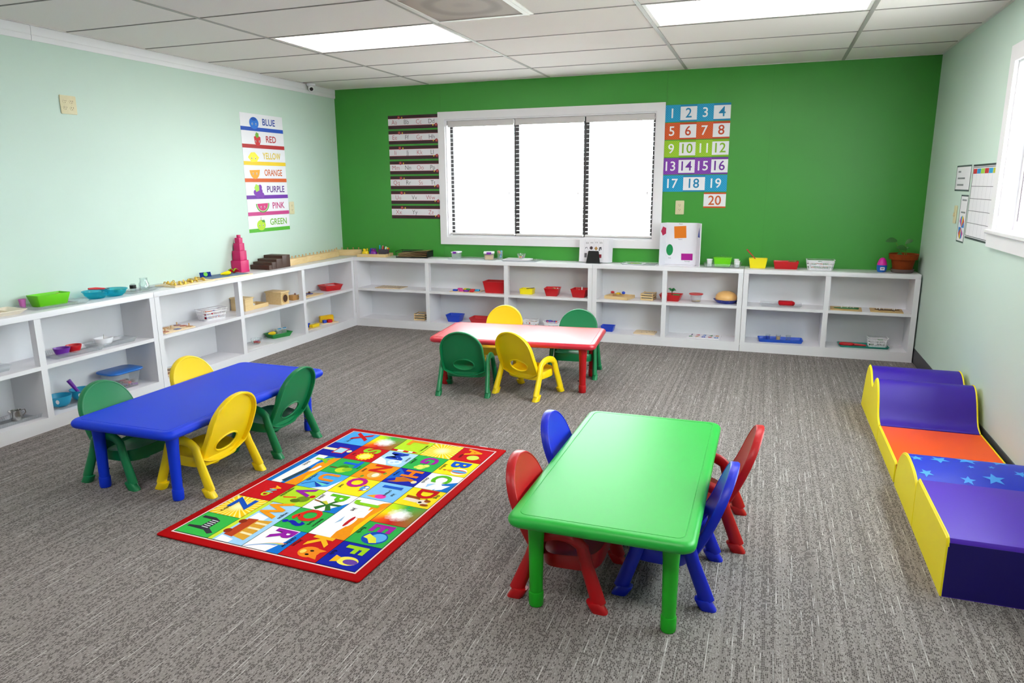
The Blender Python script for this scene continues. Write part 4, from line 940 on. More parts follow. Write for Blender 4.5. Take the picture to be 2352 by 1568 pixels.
flatpart('printed_border', [(0, 0.02), (0.008, 0.02), (0.008, h - 0.02), (0, h - 0.02)], ZT, '#3c4648', t)
for k, c in enumerate(('#c8202c', '#2a8ac8', '#9cc83c', '#c8202c', '#2a9ad0', '#c8c82c', '#c8202c')):
    x = 0.012 + k * 0.084; flatpart('weekday_block', [(x, h - 0.055), (x + 0.08, h - 0.055), (x + 0.08, h - 0.026), (x, h - 0.026)], ZT, c, t)
    if k: flatpart('grid_line', [(x - 0.003, 0.022), (x - 0.001, 0.022), (x - 0.001, h - 0.056), (x - 0.003, h - 0.056)], ZT, '#a8a8b4', t)
for k in range(1, 5):
    y = 0.022 + k * (h - 0.08) / 5; flatpart('grid_line', [(0.008, y), (w, y), (w, y + 0.003), (0.008, y + 0.003)], ZT + 0.0001, '#5c5c66', t)

# security camera in the corner of ceiling and mint wall
t = thing('security_camera', 'small white dome security camera in the ceiling corner', 'camera', (0.062, -0.478, H))
part('mount', G().lathe([(0.040, -0.001), (0.040, -0.018), (0.034, -0.024)], 20), WHITE, t)
b_ = part('ball_housing', G().ball(0, 0, -0.040, 0.030), WHITE, t)
d = Vector((0.55, -0.72, -0.35)).normalized()
Mx = Matrix.Translation(d * 0.016 + Vector((0, 0, -0.040))) @ d.to_track_quat('Z', 'Y').to_matrix().to_4x4()
part('barrel', G().lathe([(0.026, 0), (0.027, 0.014), (0.023, 0.018)], 18).xf(Mx), WHITE, t)
part('lens', G().lathe([(0.017, 0.0181), (0.016, 0.0205), (0.006, 0.022)], 16).xf(Mx), BLACK, t, 'black lens')
# ------------------------------------------------------------------ small things on the shelves
TZ, MZ, BZ = TOPZ, MIDZ, LOWZ
I_RED = plastic('bin_red', '#c9101a', 0.35); I_BLUE = plastic('bin_blue', '#0d3fc4', 0.35); I_YEL = plastic('bin_yellow', '#f4e312', 0.35)
I_LIME = plastic('bin_lime', '#6fd414', 0.3); I_WHITE = plastic('basket_white', '#f0f0f4', 0.4); I_TEAL = plastic('tray_teal', '#12907e', 0.35)
I_PUR = plastic('purple', '#6d1aa0', 0.35); I_PINK = plastic('pink', '#d81a8c', 0.3); I_GRN = plastic('tray_green', '#118a3a', 0.35)
I_TURQ = clear('turquoise_clear', '#b4eef6', 0.12, 0.05, 0.30, '#10c4dc'); CLEAR = clear('clear_plastic', '#fbfdfe', 0.10, 0.06, 0.16); GLASS = clear('clear_glass', '#fafdfd', 0.25, 0.02, 0.05)
CYAN = plastic('bowl_cyan', '#189cc4', 0.3)
PINE = wood('pine', '#dcb883', '#c79a60', 7, (8, 1.5, 8)); PINEX = wood('pine_x', '#e6cd9c', '#d3b078', 7, (1.5, 8, 8)); BIRCH = wood('birch', '#e9d6b4', '#dcc196', 9, (1.5, 8, 8))
WALNUT = wood('walnut', '#4a2a1a', '#371c10', 8, (1.5, 9, 9)); TERRA = mat('terracotta', '#86380f', 0.8, 0.2, 0.25, 22, 0.3, 120)
STEEL = mat('steel', '#c8c6c4', 0.2, 0.5, 0.03, 10, metal=1.0); GOLD = mat('brass', '#d8b24c', 0.3, 0.5, 0.1, 20, metal=0.9)
MAGENTA = mat('tower_pink', '#c81064', 0.45, 0.4, 0.03)
COLS = {k: plastic('toy_' + k, v, 0.35) for k, v in dict(red='#cc1420', blue='#1446c8', yellow='#f6d40c', green='#1c9a3c', purple='#7a1fa4', orange='#ee7a14', white='#f2f0f0', pink='#d83a9a', black='#141416', cyan='#22a2d8', tan='#dcb478', brown='#6a3c22').items()}

def hollow(wb, db, wt, dt, h, t=0.003, r=0.012, lip=0.0, floor=None, n=3):
    """open tapering container, base at z=0"""
    floor = floor or t
    R = [[(x, y, 0) for x, y in rr(wb - 0.004, db - 0.004, r, n)], [(x, y, 0.002) for x, y in rr(wb, db, r, n)]]
    if lip:
        R += [[(x, y, h - 0.003) for x, y in rr(wt, dt, r, n)], [(x, y, h - 0.003) for x, y in rr(wt + 2 * lip, dt + 2 * lip, r + lip, n)], [(x, y, h) for x, y in rr(wt + 2 * lip, dt + 2 * lip, r + lip, n)]]
    else: R += [[(x, y, h) for x, y in rr(wt, dt, r, n)]]
    R += [[(x, y, h) for x, y in rr(wt - 2 * t, dt - 2 * t, max(r - t, 0.001), n)], [(x, y, floor) for x, y in rr(wb - 2 * t, db - 2 * t, max(r - t, 0.001), n)]]
    return G().loft(R)
def bowl_g(rb, rt, h, t=0.003, n=24, sy=1.0, belly=0.35):
    out = [(rb * 0.9, 0), (rb, 0.001)]; inn = []
    for i in range(1, 7):
        q = i / 6; out.append((rb + (rt - rb) * q ** belly, h * q))
    for i in range(6, -1, -1):
        q = i / 6; inn.append((max(rb + (rt - rb) * q ** belly - t, 0.002), max(h * q, t)))
    return G().lathe(out + inn, n, sy=sy)
def solo(name, g, m, label, cat_, x, y, z, deg=0, group=None): return single(name, g, m, label, cat_, (x, y, z), math.radians(deg), group)
def bits(n, sx, sy, z0, size, cols, seed, parent, name='piece', shape='box', pile_h=0.0):
    """loose small contents heaped inside a container, one mesh per piece"""
    rnd = random.Random(seed)
    for k in range(n):
        x, y = rnd.uniform(-sx, sx), rnd.uniform(-sy, sy); s = size * rnd.uniform(0.7, 1.2)
        g = G()
        if shape == 'box': g.box(-s, -s * 0.5, 0, s, s * 0.5, s * 0.6)
        elif shape == 'ball': g.ball(0, 0, s, s, n=8, m=5)
        elif shape == 'stick': g.tube([(-s * 2, 0, 0), (s * 2, 0, s * 0.3)], s * 0.3, 6)
        part(name, g.move(x, y, z0 + (pile_h * k / n if pile_h else rnd.uniform(0, size * 0.5)), rnd.uniform(0, PI)), COLS[cols[k % len(cols)]], parent)
def basket(label, x, y, z, deg, w, d, h, contents=None, inner='toy pieces heaped inside the basket'):
    t = thing('plastic_basket', label, 'basket', (x, y, z), math.radians(deg), 'white plastic baskets')
    part('base', G().prism(rr(w * 0.84, d * 0.80, 0.012, 3), 0, 0.004), I_WHITE, t)
    g = G(); ol = rr(w, d, 0.018, 3); il = rr(w * 0.86, d * 0.82, 0.014, 3)
    top = lambda x_, hh: hh + 0.010 * (abs(x_) / (w / 2)) ** 2
    R = []
    for ins, dz in ((0.0, -0.004), (0.004, -0.004), (0.004, 0.0), (-0.004, 0.0)):
        R.append([(px * (1 + 2 * ins / w), py * (1 + 2 * ins / d), top(px, h) + dz) for px, py in ol])
    g.loft(R, closed=True); part('rim', g, I_WHITE, t)
    g = G()
    def ring(q, hgt):
        o_ = [((a[0] + (b[0] - a[0]) * q), (a[1] + (b[1] - a[1]) * q)) for a, b in zip(il, ol)]
        g.loft([[(px * s, py * s, hgt + dz) for px, py in o_] for s, dz in ((1, 0), (1, 0.012), (0.98, 0.012), (0.98, 0))], closed=True)
    ring(0.05, 0.003); ring(0.45, h * 0.45); ring(0.9, h - 0.016)
    per = []
    nx = max(4, int(w / 0.014)); ny = max(3, int(d / 0.014))
    for i in range(nx + 1):
        for sgn in (-1, 1): per.append(((i / nx - 0.5) * (w - 0.03), sgn * d / 2, 0))
    for i in range(1, ny):
        for sgn in (-1, 1): per.append((sgn * w / 2, (i / ny - 0.5) * (d - 0.02), 1))
    for px, py, k in per:
        g.tube([(px * 0.86, py * 0.82, 0.003), (px * 0.985, py * 0.985, h - 0.004)], 0.0034, 5, sec=(1.0, 0.7))
    part('slotted_wall', g, I_WHITE, t)
    if contents:
        n, cols_, shp, sz = contents
        c = thing('basket_contents', inner, 'toy', (x, y, z + 0.005), math.radians(deg))
        bits(n * 2, w * 0.32, d * 0.28, 0.0, sz, cols_, n + int(x * 100), c, 'piece', shp, h * 0.72)
    return t
def tray(label, x, y, z, deg, w, d, h, m, t_=0.003, flare=0.012, ribs=False):
    t = thing('tray', label, 'tray', (x, y, z), math.radians(deg), 'shallow trays')
    part('tray_body', hollow(w - 2 * flare, d - 2 * flare, w - 0.006, d - 0.006, h, t_, 0.014, 0.003), m, t)
    if ribs:
        g = G()
        for i in range(int(w / 0.012)):
            px = -w / 2 + 0.018 + i * 0.012
            if px > w / 2 - 0.018: break
            for s in (-1, 1): g.tube([(px, s * (d / 2 - flare + 0.001), 0.003), (px, s * (d / 2 - 0.002), h - 0.004)], 0.0011, 4)
        part('fluting', g, m, t)
    return t
def board(name, label, cat_, x, y, z, deg, w, d, th=0.006, m=None, lip=0.0, r=0.006):
    t = thing(name, label, cat_, (x, y, z), math.radians(deg), 'wooden puzzle boards')
    part('board', G().prism(rr(w, d, r, 3), 0, th, 0.0012), m or BIRCH, t)
    if lip:
        g = G()
        for a in ((-w / 2, -d / 2, w / 2, -d / 2 + 0.007), (-w / 2, d / 2 - 0.007, w / 2, d / 2), (-w / 2, -d / 2 + 0.007, -w / 2 + 0.007, d / 2 - 0.007), (w / 2 - 0.007, -d / 2 + 0.007, w / 2, d / 2 - 0.007)): g.box(a[0], a[1], th, a[2], a[3], th + lip)
        part('lip', g, m or BIRCH, t, smooth=0)
    return t
def spoon(label, p0, p1, m, r=0.0045, head=0.012, group=None, name='spoon'):
    """handle from p0 to p1 (tip), oval bowl at p0"""
    t = thing(name, label, 'spoon', p0, 0, group)
    d = Vector(p1) - Vector(p0)
    part('handle', G().tube([(0, 0, 0), tuple(d * 0.5), tuple(d)], [r * 0.8, r, r * 1.25], 8), m, t)
    part('bowl', G().ball(0, 0, 0, head, head * 0.8, head * 0.45), m, t)
    return t

# ---- back shelves, top ------------------------------------------------
# the wood tray with crayon pots
t = thing('wooden_tray', 'pale wooden tray holding crayon pots in the shelf corner', 'tray', (0.462, -0.125, TZ), math.radians(6), 'wooden trays')
part('tray_floor', G().box(-0.150, -0.090, 0, 0.150, 0.090, 0.004), PINEX, t, smooth=0)
for a in ((-0.150, -0.098, 0.150, -0.090), (-0.150, 0.090, 0.150, 0.098), (-0.158, -0.098, -0.150, 0.098), (0.150, -0.098, 0.158, 0.098)):
    part('side_rail', G().box(a[0], a[1], 0, a[2], a[3], 0.030), PINEX, t, smooth=0)
def crayon_pot(label, x, y, m, cols_, seed):
    t = thing('crayon_pot', label, 'pot', (x, y, TZ + 0.005), 0, 'round crayon pots')
    part('pot_body', G().lathe([(0.026, 0), (0.033, 0.008), (0.036, 0.024), (0.033, 0.040), (0.028, 0.047), (0.025, 0.047), (0.029, 0.036), (0.029, 0.010), (0.02, 0.004)], 20), m, t)
    rnd = random.Random(seed)
    c = thing('crayon_bunch', 'bunch of ' + label.split()[0] + ' crayons standing in the ' + label.split()[0] + ' pot', 'crayons', (x, y, TZ + 0.005))
    for k in range(9):
        a = 2 * PI * k / 9; rr_ = 0.013 if k < 8 else 0.0
        q = (rr_ * math.cos(a), rr_ * math.sin(a)); e = (q[0] * 1.7, q[1] * 1.7)
        L_ = rnd.uniform(0.066, 0.078)
        part('crayon', G().tube([(q[0], q[1], 0.008), (e[0], e[1], L_ - 0.008), (e[0] * 1.03, e[1] * 1.03, L_)], [0.0042, 0.0042, 0.0012], 7), COLS[cols_[k % len(cols_)]], c)
crayon_pot('yellow crayon pot on the wooden tray', 0.365, -0.150, COLS['yellow'], ['yellow'], 1)
crayon_pot('purple crayon pot on the wooden tray', 0.463, -0.150, COLS['purple'], ['purple', 'purple', 'red'], 2)
crayon_pot('blue crayon pot on the wooden tray, behind the yellow one', 0.400, -0.072, COLS['blue'], ['blue'], 3)
crayon_pot('red crayon pot on the wooden tray, beside the dark box', 0.512, -0.078, COLS['red'], ['red'], 4)
t = thing('pencil_box', 'charcoal open box of coloured card strips on the wooden tray', 'box', (0.568, -0.135, TZ + 0.005), math.radians(20))
part('box_body', hollow(0.098, 0.060, 0.104, 0.066, 0.072, 0.003, 0.004), mat('charcoal_card', '#3c3840', 0.6), t)
for k, (c, tilt) in enumerate((('cyan', 0.0), ('white', 0.18), ('red', 0.12), ('white', 0.3), ('yellow', 0.45), ('white', 0.25), ('red', 0.35))):
    s_ = single('card_strip', G().box(-0.006, -0.001, 0, 0.006, 0.001, 0.105 - 0.004 * k), COLS[c], '%s card strip in the charcoal box, number %s from the left' % (c, ['one', 'two', 'three', 'four', 'five', 'six', 'seven'][k]), 'card', group='card strips in the charcoal box')
    s_.location = (0.568 + (-0.036 + k * 0.011) * math.cos(0.35), -0.135 + (-0.036 + k * 0.011) * math.sin(0.35) + 0.006 * (k % 2), TZ + 0.012); s_.rotation_euler = (0.05, tilt, 0.35)
# black wire letter tray of folders
t = thing('letter_tray', 'black wire letter tray with brown folders in front of the alphabet strips', 'tray', (0.905, -0.105, TZ), math.radians(8))
W2, D2 = 0.170, 0.100
g = G(); 
for z, s in ((0.008, 0.97), (0.066, 1.0)): g.tube([(x * s, y * s, z) for x, y in rr(2 * W2, 2 * D2, 0.015, 3)], 0.0028, 6, closed=True)
part('wire_rim', g, BLACK, t)
g = G()
for i in range(15): g.tube([(-W2 + 0.01 + i * (2 * W2 - 0.02) / 14, -D2 * 0.96, 0.008), (-W2 + 0.01 + i * (2 * W2 - 0.02) / 14, D2 * 0.96, 0.008)], 0.0012, 4)
for i in range(11): g.tube([(-W2 * 0.97, -D2 * 0.9 + i * 0.0175, 0.008), (W2 * 0.97, -D2 * 0.9 + i * 0.0175, 0.008)], 0.0012, 4)
part('mesh_bottom', g, BLACK, t)
part('mesh_side', G().box(W2 - 0.004, -D2 + 0.004, 0.008, W2 - 0.002, D2 - 0.004, 0.066).box(-W2 + 0.014, D2 - 0.004, 0.008, W2 - 0.014, D2 - 0.002, 0.056), mat('black_mesh', '#131316', 0.6), t, smooth=0)
for sx in (-1, 1):
    for sy in (-1, 1): part('foot', G().tube([(sx * W2 * 0.95, sy * D2 * 0.93, 0.0), (sx * W2 * 0.97, sy * D2 * 0.96, 0.066)], 0.0028, 6), BLACK, t)
for k in range(4):
    o = single('folder', G().box(-0.150, -0.082, 0, 0.150, 0.082, 0.0045), wood('kraft', '#a58a62', '#94784e', 4), 'brown folder in the wire letter tray, %s' % ('lowest of four', 'second from bottom', 'second from top', 'topmost of four')[k], 'folder', group='brown folders in the letter tray')
    o.location = (0.907, -0.108, TZ + 0.0145 + 0.0095 * k + 0.010 * k / 3); o.rotation_euler = (0, -0.012 - 0.026 * k, math.radians(8))
def clip_box(label, x, y, deg, w, d, h, filler=None):
    t = thing('lidded_box', label, 'box', (x, y, TZ), math.radians(deg), 'clear boxes with white lids')
    part('box_body', hollow(w * 0.86, d * 0.86, w * 0.94, d * 0.94, h - 0.012, 0.002, 0.008), clear('frosted_plastic', '#fbfdfe', 0.10, 0.2, 0.22), t)
    part('lid', G().rbox(-w / 2, -d / 2, h - 0.013, w / 2, d / 2, h, 0.008, 0.003), I_WHITE, t)
    for s in (-1, 1): part('latch', G().rbox(-w * 0.22, s * d / 2 - 0.004, h - 0.018, w * 0.22, s * d / 2 + 0.004, h + 0.002, 0.002, 0.001), COLS['purple'], t, 'purple latch')
    if filler: single('box_filling', G().rbox(-w * 0.38, -d * 0.38, 0, w * 0.38, d * 0.38, h * 0.62, 0.006, 0.004), filler, 'cream filling seen through the wider clear box', 'food', (x, y, TZ + 0.003), math.radians(deg))
tray('long clear tray under the two lidded boxes near the window', 1.560, -0.130, TZ, 0, 0.50, 0.20, 0.014, CLEAR)
clip_box('small clear box with white lid and purple latch, left of the two', 1.378, -0.130, 0, 0.080, 0.10, 0.072)
clip_box('wider clear box with white lid and cream filling below the window', 1.720, -0.125, 20, 0.105, 0.135, 0.076, COLS['tan'])
t = thing('clear_cup', 'clear cup of coloured beads beside the cream-filled box', 'cup', (1.815, -0.075, TZ), 0)
part('cup_body', G().lathe([(0.022, 0), (0.024, 0.002), (0.031, 0.085), (0.029, 0.085), (0.022, 0.003)], 18), CLEAR, t)
for k, (c, x, y, z) in enumerate((('red', -0.012, -0.006, 0.075), ('orange', 0.0, -0.010, 0.070), ('cyan', 0.013, -0.006, 0.078), ('cyan', 0.010, -0.012, 0.030), ('blue', 0.012, 0.0, 0.05), ('green', -0.006, 0.008, 0.045))):
    part('bead', G().ball(x, y, z, 0.009, 0.009, 0.012, 8, 6), COLS[c], t)
tray('clear tray of papers under the small glass bowl', 2.060, -0.135, TZ, 0, 0.36, 0.21, 0.012, CLEAR)
t = thing('paper_stack', 'stack of printed sheets under the small glass bowl', 'papers', (2.020, -0.140, TZ + 0.004), 0)
for k in range(5): part('sheet', G().box(-0.125, -0.085, 0, 0.125, 0.085, 0.0022).move(0.002 * (k % 3), -0.001 * k, 0.0032 * k, 0.02 * (k % 3 - 1)), PAPER, t, smooth=0)
part('printed_strip', G().box(-0.10, -0.060, 0.0172, 0.06, -0.040, 0.0174), ink('#5a5a66'), t, smooth=0)
t = thing('glass_bowl', 'small clear glass bowl with orange and violet beads on the paper stack', 'bowl', (2.050, -0.120, TZ + 0.0222), 0)
part('bowl_body', bowl_g(0.024, 0.046, 0.045, 0.003, 24, 1, 0.6), GLASS, t)
for k, (x, y) in enumerate(((-0.012, -0.008), (0.004, -0.012), (0.014, -0.002), (-0.002, 0.008), (-0.016, 0.004))): part('bead', G().ball(x, y, 0.013, 0.0085, n=8, m=6), COLS[('orange', 'tan', 'purple', 'purple', 'orange')[k]], t)
# letter card in a black stand
t = thing('letter_cards', 'stack of white letter picture cards leaning in the black stand', 'cards', (2.752, -0.130, TZ + 0.004), math.radians(-4))
cm = [part('card_sheet', G().rbox(-0.140, -0.0015, 0, 0.140, 0.0015, 0.222, 0.001, 0.0005).move(0.006 * k, 0.006 + 0.012 * k, 0.002, rx=-0.10), PAPER, t, smooth=0) for k in range(5)]
face = cm[0]
def on_card(name, g, m, x, z): part(name, g.xf(Matrix(((1, 0, 0, x), (0, 0, -1, 0.0), (0, 1, 0, z), (0, 0, 0, 1)))).move(0, 0.0042, 0.002, rx=-0.10), m, face, smooth=0)
for k in range(5): on_card('column_line', G().flat([(0, 0), (0.0012, 0), (0.0012, 0.185), (0, 0.185)]), ink('#b8b8c0'), -0.088 + 0.044 * k, 0.022)
for k, ch in enumerate(('g', 'e', 'f', 'b')):
    on_card('printed_letter', text_g(ch, 0.016, 0.0).move(-0.007), ink('#3c3c44'), -0.066 + 0.044 * k, 0.180)
    on_card('printed_letter', text_g(ch, 0.016, 0.0).move(0.007), ink('#3c3c44'), -0.066 + 0.044 * k, 0.180)
on_card('printed_picture', G().flat(circ(0.015, 14)), ink('#4a3840'), -0.026, 0.130)
on_card('printed_picture', G().flat([(0, -0.020), (0.017, 0), (0, 0.020), (-0.017, 0)]), ink('#b08a4c'), 0.020, 0.126)
on_card('printed_picture', G().flat([(-0.012, -0.018), (-0.004, -0.018), (0.0, 0.008), (0.006, -0.010), (0.012, -0.010), (0.010, 0.018), (-0.010, 0.014)]), ink('#2c2c34'), 0.060, 0.124)
on_card('printed_picture', G().flat([(-0.016, -0.006), (0.0, 0.008), (0.016, -0.014), (0.004, 0.016), (-0.014, 0.010)]), ink('#8c8c94'), -0.070, 0.124)
on_card('printed_picture', G().flat([(-0.012, -0.016), (0.012, -0.016), (0.012, 0.016), (-0.012, 0.016)]), ink('#9a2c38'), 0.062, 0.058)
on_card('printed_picture', G().flat([(-0.012, -0.020), (0.012, -0.020), (0.012, 0.020), (-0.012, 0.020)]), ink('#6c6c74'), -0.078, 0.062)
t = thing('card_stand', 'black wedge stand holding up the letter picture cards', 'stand', (2.760, -0.175, TZ), math.radians(-4))
part('front_plate', G().prism([(-0.066, 0), (0.066, 0), (0.050, 0.106), (0.044, 0.112), (-0.044, 0.112), (-0.050, 0.106)], -0.0025, 0.0025).xf(Matrix(((1, 0, 0, 0), (0, 0, -1, 0), (0, 1, 0, 0), (0, 0, 0, 1)))).move(0, 0, 0.002, rx=-0.12), BLACK, t)
part('foot_plate', G().rbox(-0.066, 0.002, 0, 0.066, 0.105, 0.0035, 0.004, 0.001), BLACK, t)
tray('clear tray under the green plate picture card', 3.180, -0.125, TZ, 0, 0.32, 0.19, 0.014, CLEAR)
t = thing('picture_card', 'white card printed with a full green plate lying in a clear tray', 'card', (3.130, -0.120, TZ + 0.004), math.radians(-4))
part('card', G().box(-0.090, -0.075, 0, 0.090, 0.075, 0.003), PAPER, t, smooth=0)
part('printed_plate', G().prism(circ(0.070, 26, 0, 0, 0.055), 0.003, 0.0034), ink('#3c9a3c'), t, smooth=0)
for k, (x, y, c) in enumerate(((-0.02, 0.0, '#c8963c'), (0.015, -0.01, '#8a7a1c'), (0.03, 0.015, '#c8b43c'), (-0.03, 0.02, '#a05a2c'), (0.0, 0.022, '#6a8a1c'))): part('printed_food', G().prism(circ(0.016, 12, x, y, 0.012), 0.0034, 0.0037), ink(c), t, smooth=0)
# three-fold white shape board
t = thing('shape_board', 'tall white folded board with coloured paper shapes beside the window', 'display board', (3.530, -0.120, TZ), math.radians(-5))
hw, hh = 0.136, 0.372
BRD = mat('foam_board', '#e6e6ee', 0.5, 0.4, 0.02)
part('centre_panel', G().box(-hw, 0.040, 0, hw, 0.046, hh), BRD, t, smooth=0)
lp_ = part('left_wing', G().box(-0.095, -0.003, 0, 0, 0.003, hh).move(-hw, 0.043, 0, math.radians(68)), BRD, t, smooth=0)
rp_ = part('right_wing', G().box(0, -0.003, 0, 0.100, 0.003, hh).move(hw, 0.043, 0, math.radians(-62)), BRD, t, smooth=0)
part('base_ledge', G().box(-hw, -0.045, 0, hw, 0.040, 0.006), BRD, t, smooth=0)
def on_board(name, g, m, x, z, label=None): part(name, g.xf(Matrix(((1, 0, 0, x), (0, 0, -1, 0.0393), (0, 1, 0, z), (0, 0, 0, 1)))), m, t, label, 0)
def cp(poly): return G().flat(poly)
on_board('paper_square', G().prism(rr(0.105, 0.105, 0.001, 1), 0, 0.001).move(rz=0.06), ink('#e07a14'), -0.012, 0.290, 'orange square')
on_board('paper_oval', G().prism(circ(0.030, 24, 0, 0, 0.050), 0, 0.001), ink('#118a4c'), -0.100, 0.132, 'green oval')
on_board('paper_rectangle', G().prism(rr(0.100, 0.058, 0.001, 1), 0, 0.001).move(rz=0.02), ink('#a8128c'), 0.055, 0.074, 'magenta rectangle')
for tx, x, z in (('Shapes', -0.010, 0.362), ('Square', -0.010, 0.228), ('Oval', -0.098, 0.060), ('Rectangle', 0.060, 0.036)):
    on_board('printed_word', fit_text(tx, 0.0085, 0.06, 0.0).move(z=0.0004), ink('#2c2c34'), x, z)
part('paper_triangle', G().prism([(-0.024, -0.040), (0.024, -0.040), (0.0, 0.045)], 0, 0.001).xf(Matrix(((1, 0, 0, 0.055), (0, 0, -1, -0.0032), (0, 1, 0, 0.290), (0, 0, 0, 1)))).move(hw, 0.043, 0, math.radians(-62)), ink('#14349c'), t, 'blue triangle', 0)
part('paper_star', G().prism(ray(0, 0, 0.042, 5, '')[1], 0, 0.001).xf(Matrix(((1, 0, 0, -0.045), (0, 0, -1, -0.0032), (0, 1, 0, 0.300), (0, 0, 0, 1)))).move(-hw, 0.043, 0, math.radians(68)), ink('#b81a4c'), t, 'crimson star', 0)
# lime box with cups in a clear tray
tray('fluted clear tray holding the lime box between white cups', 3.900, -0.128, TZ, 0, 0.310, 0.200, 0.034, CLEAR, ribs=True)
t = thing('lime_box', 'lime green lidded box with a clear handle on the back shelves', 'box', (3.898, -0.118, TZ + 0.004), 0)
part('box_body', hollow(0.128, 0.095, 0.146, 0.110, 0.072, 0.003, 0.008), I_LIME, t)
part('lid', G().rbox(-0.076, -0.058, 0.072, 0.076, 0.058, 0.079, 0.008, 0.002), I_LIME, t)
part('handle', G().tube([(-0.020, 0, 0.079), (-0.016, 0, 0.091), (0, 0, 0.096), (0.016, 0, 0.091), (0.020, 0, 0.079)], 0.002, 6), CLEAR, t)
def cup(label, x, y, z, r, h, m=I_WHITE, tilt=0.0): 
    o = solo('small_cup', G().lathe([(r * 0.72, 0), (r * 0.74, 0.001), (r, h), (r * 1.06, h), (r * 1.06, h - 0.003), (r * 0.93, h - 0.002), (r * 0.68, 0.003)], 16), m, label, 'cup', x, y, z, 0, 'little white cups'); o.rotation_euler = (0, tilt, 0); return o
cup('white cup left of the lime lidded box', 3.790, -0.150, TZ + 0.004, 0.024, 0.064)
cup('white cup right of the lime lidded box, nearer the shelf front', 4.018, -0.165, TZ + 0.004, 0.025, 0.056)
cup('white cup right of the lime lidded box, nearer the wall', 4.010, -0.095, TZ + 0.004, 0.022, 0.064)
solo('yellow_bin', hollow(0.124, 0.095, 0.150, 0.118, 0.080, 0.003, 0.006), I_YEL, 'open yellow bin with a red spoon on top of the back shelves', 'bin', 4.188, -0.110, TZ)
spoon('red spoon sticking out of the yellow bin', (4.178, -0.110, TZ + 0.060), (4.090, -0.085, TZ + 0.152), COLS['red'])
t = thing('red_bin', 'red bin with green sprigs beside the white basket on top of the back shelves', 'bin', (4.412, -0.110, TZ), 0)
part('bin_body', hollow(0.176, 0.100, 0.200, 0.122, 0.062, 0.003, 0.006), I_RED, t)
for k in range(7): part('sprig', G().tube([(0.03 + 0.008 * k, 0.01 * (k % 3 - 1), 0.03), (0.02 + 0.010 * k, 0.012 * (k % 3 - 1), 0.066 + 0.006 * (k % 2))], 0.0035, 5), COLS['green'], t)
basket('white basket with green toys on top of the back shelves', 4.678, -0.110, TZ, 0, 0.215, 0.130, 0.076, (9, ['green', 'green', 'tan', 'orange'], 'box', 0.020), 'green toys heaped in the basket on top of the back shelves')
t = thing('plastic_egg', 'plastic egg with pink top and blue base by the plant pot', 'toy', (5.137, -0.140, TZ), 0)
part('blue_half', G().lathe([(0.022, 0), (0.030, 0.002), (0.037, 0.022), (0.0385, 0.055), (0.036, 0.058)], 22), plastic('egg_blue', '#0f62c8'), t)
part('pink_half', G().lathe([(0.0375, 0.057), (0.036, 0.066), (0.030, 0.088), (0.020, 0.107), (0.010, 0.114), (0.002, 0.116)], 22), plastic('egg_pink', '#d4149c'), t)
part('sticker', G().box(-0.016, -0.0005, 0.018, 0.016, 0.0005, 0.042).move(0, -0.0385, 0), PAPER, t, smooth=0)
part('printed_strip', G().box(-0.010, -0.0005, 0.026, 0.010, 0.0005, 0.036).move(0, -0.0392, 0), ink('#8c8ca4'), t, smooth=0)
t = thing('plant_pot', 'terracotta pot with a young leafy plant at the end of the back shelves', 'potted plant', (5.287, -0.128, TZ), 0)
part('saucer', G().lathe([(0.072, 0), (0.080, 0.004), (0.086, 0.030), (0.083, 0.030), (0.076, 0.006), (0.02, 0.005)], 26), clear('saucer_clear', '#c8b8b4', 0.2, 0.1, 0.35), t)
part('pot', G().lathe([(0.066, 0.008), (0.068, 0.010), (0.086, 0.104), (0.103, 0.106), (0.108, 0.150), (0.100, 0.150), (0.096, 0.118), (0.092, 0.112), (0.02, 0.112)], 30), TERRA, t)
part('soil', G().lathe([(0.093, 0.113), (0.095, 0.126), (0.04, 0.130), (0.002, 0.131)], 24), mat('soil', '#2a1a12', 0.95, 0.1, 0.3, 60), t)
LEAF = mat('leaf_green', '#2f6a2a', 0.45, 0.4, 0.2, 18); STEM = mat('stem_green', '#5f8a2c', 0.5, 0.4, 0.1, 20)
def leaf(base, tip, wdt, droop=0.01):
    b0, t0 = Vector(base), Vector(tip); d = t0 - b0; side = d.cross(Vector((0.2, -1, 0.5))).normalized()
    n_ = 7; c, l, r = [], [], []
    for i in range(n_ + 1):
        q = i / n_; w_ = wdt * math.sin(PI * (0.06 + 0.93 * q)) ** 0.8; p_ = b0 + d * q - Vector((0, 0, droop * math.sin(PI * q) * -1))
        c.append(p_ - Vector((0, 0, 0.003))); l.append(p_ + side * w_); r.append(p_ - side * w_)
    g = G(); up_ = Vector((0, 0, 0.0012))
    top = [tuple(v + up_) for v in l + c + r]; bot = [tuple(v - up_) for v in l + c + r]
    f = []
    m_ = n_ + 1
    for i in range(n_):
        f += [(i, i + 1, m_ + i + 1, m_ + i), (m_ + i, m_ + i + 1, 2 * m_ + i + 1, 2 * m_ + i)]
    g.add(top, f); g.add(bot, [q[::-1] for q in f])
    k = 3 * m_
    g.f += [(i, i + k, i + 1 + k, i + 1) for i in range(n_)] + [(2 * m_ + i, 2 * m_ + i + 1, 2 * m_ + i + 1 + k, 2 * m_ + i + k) for i in range(n_)]
    return g
for s0, s1, s2 in (((-0.012, 0, 0.128), (-0.030, 0, 0.170), (-0.064, 0.0, 0.235)), ((0.004, 0.0, 0.128), (0.008, 0, 0.165), (0.004, 0, 0.185)), ((0.020, 0.01, 0.128), (0.018, 0.01, 0.17), (0.004, 0.0, 0.225))):
    part('stem', G().tube([s0, s1, s2], 0.0024, 6), STEM, t)
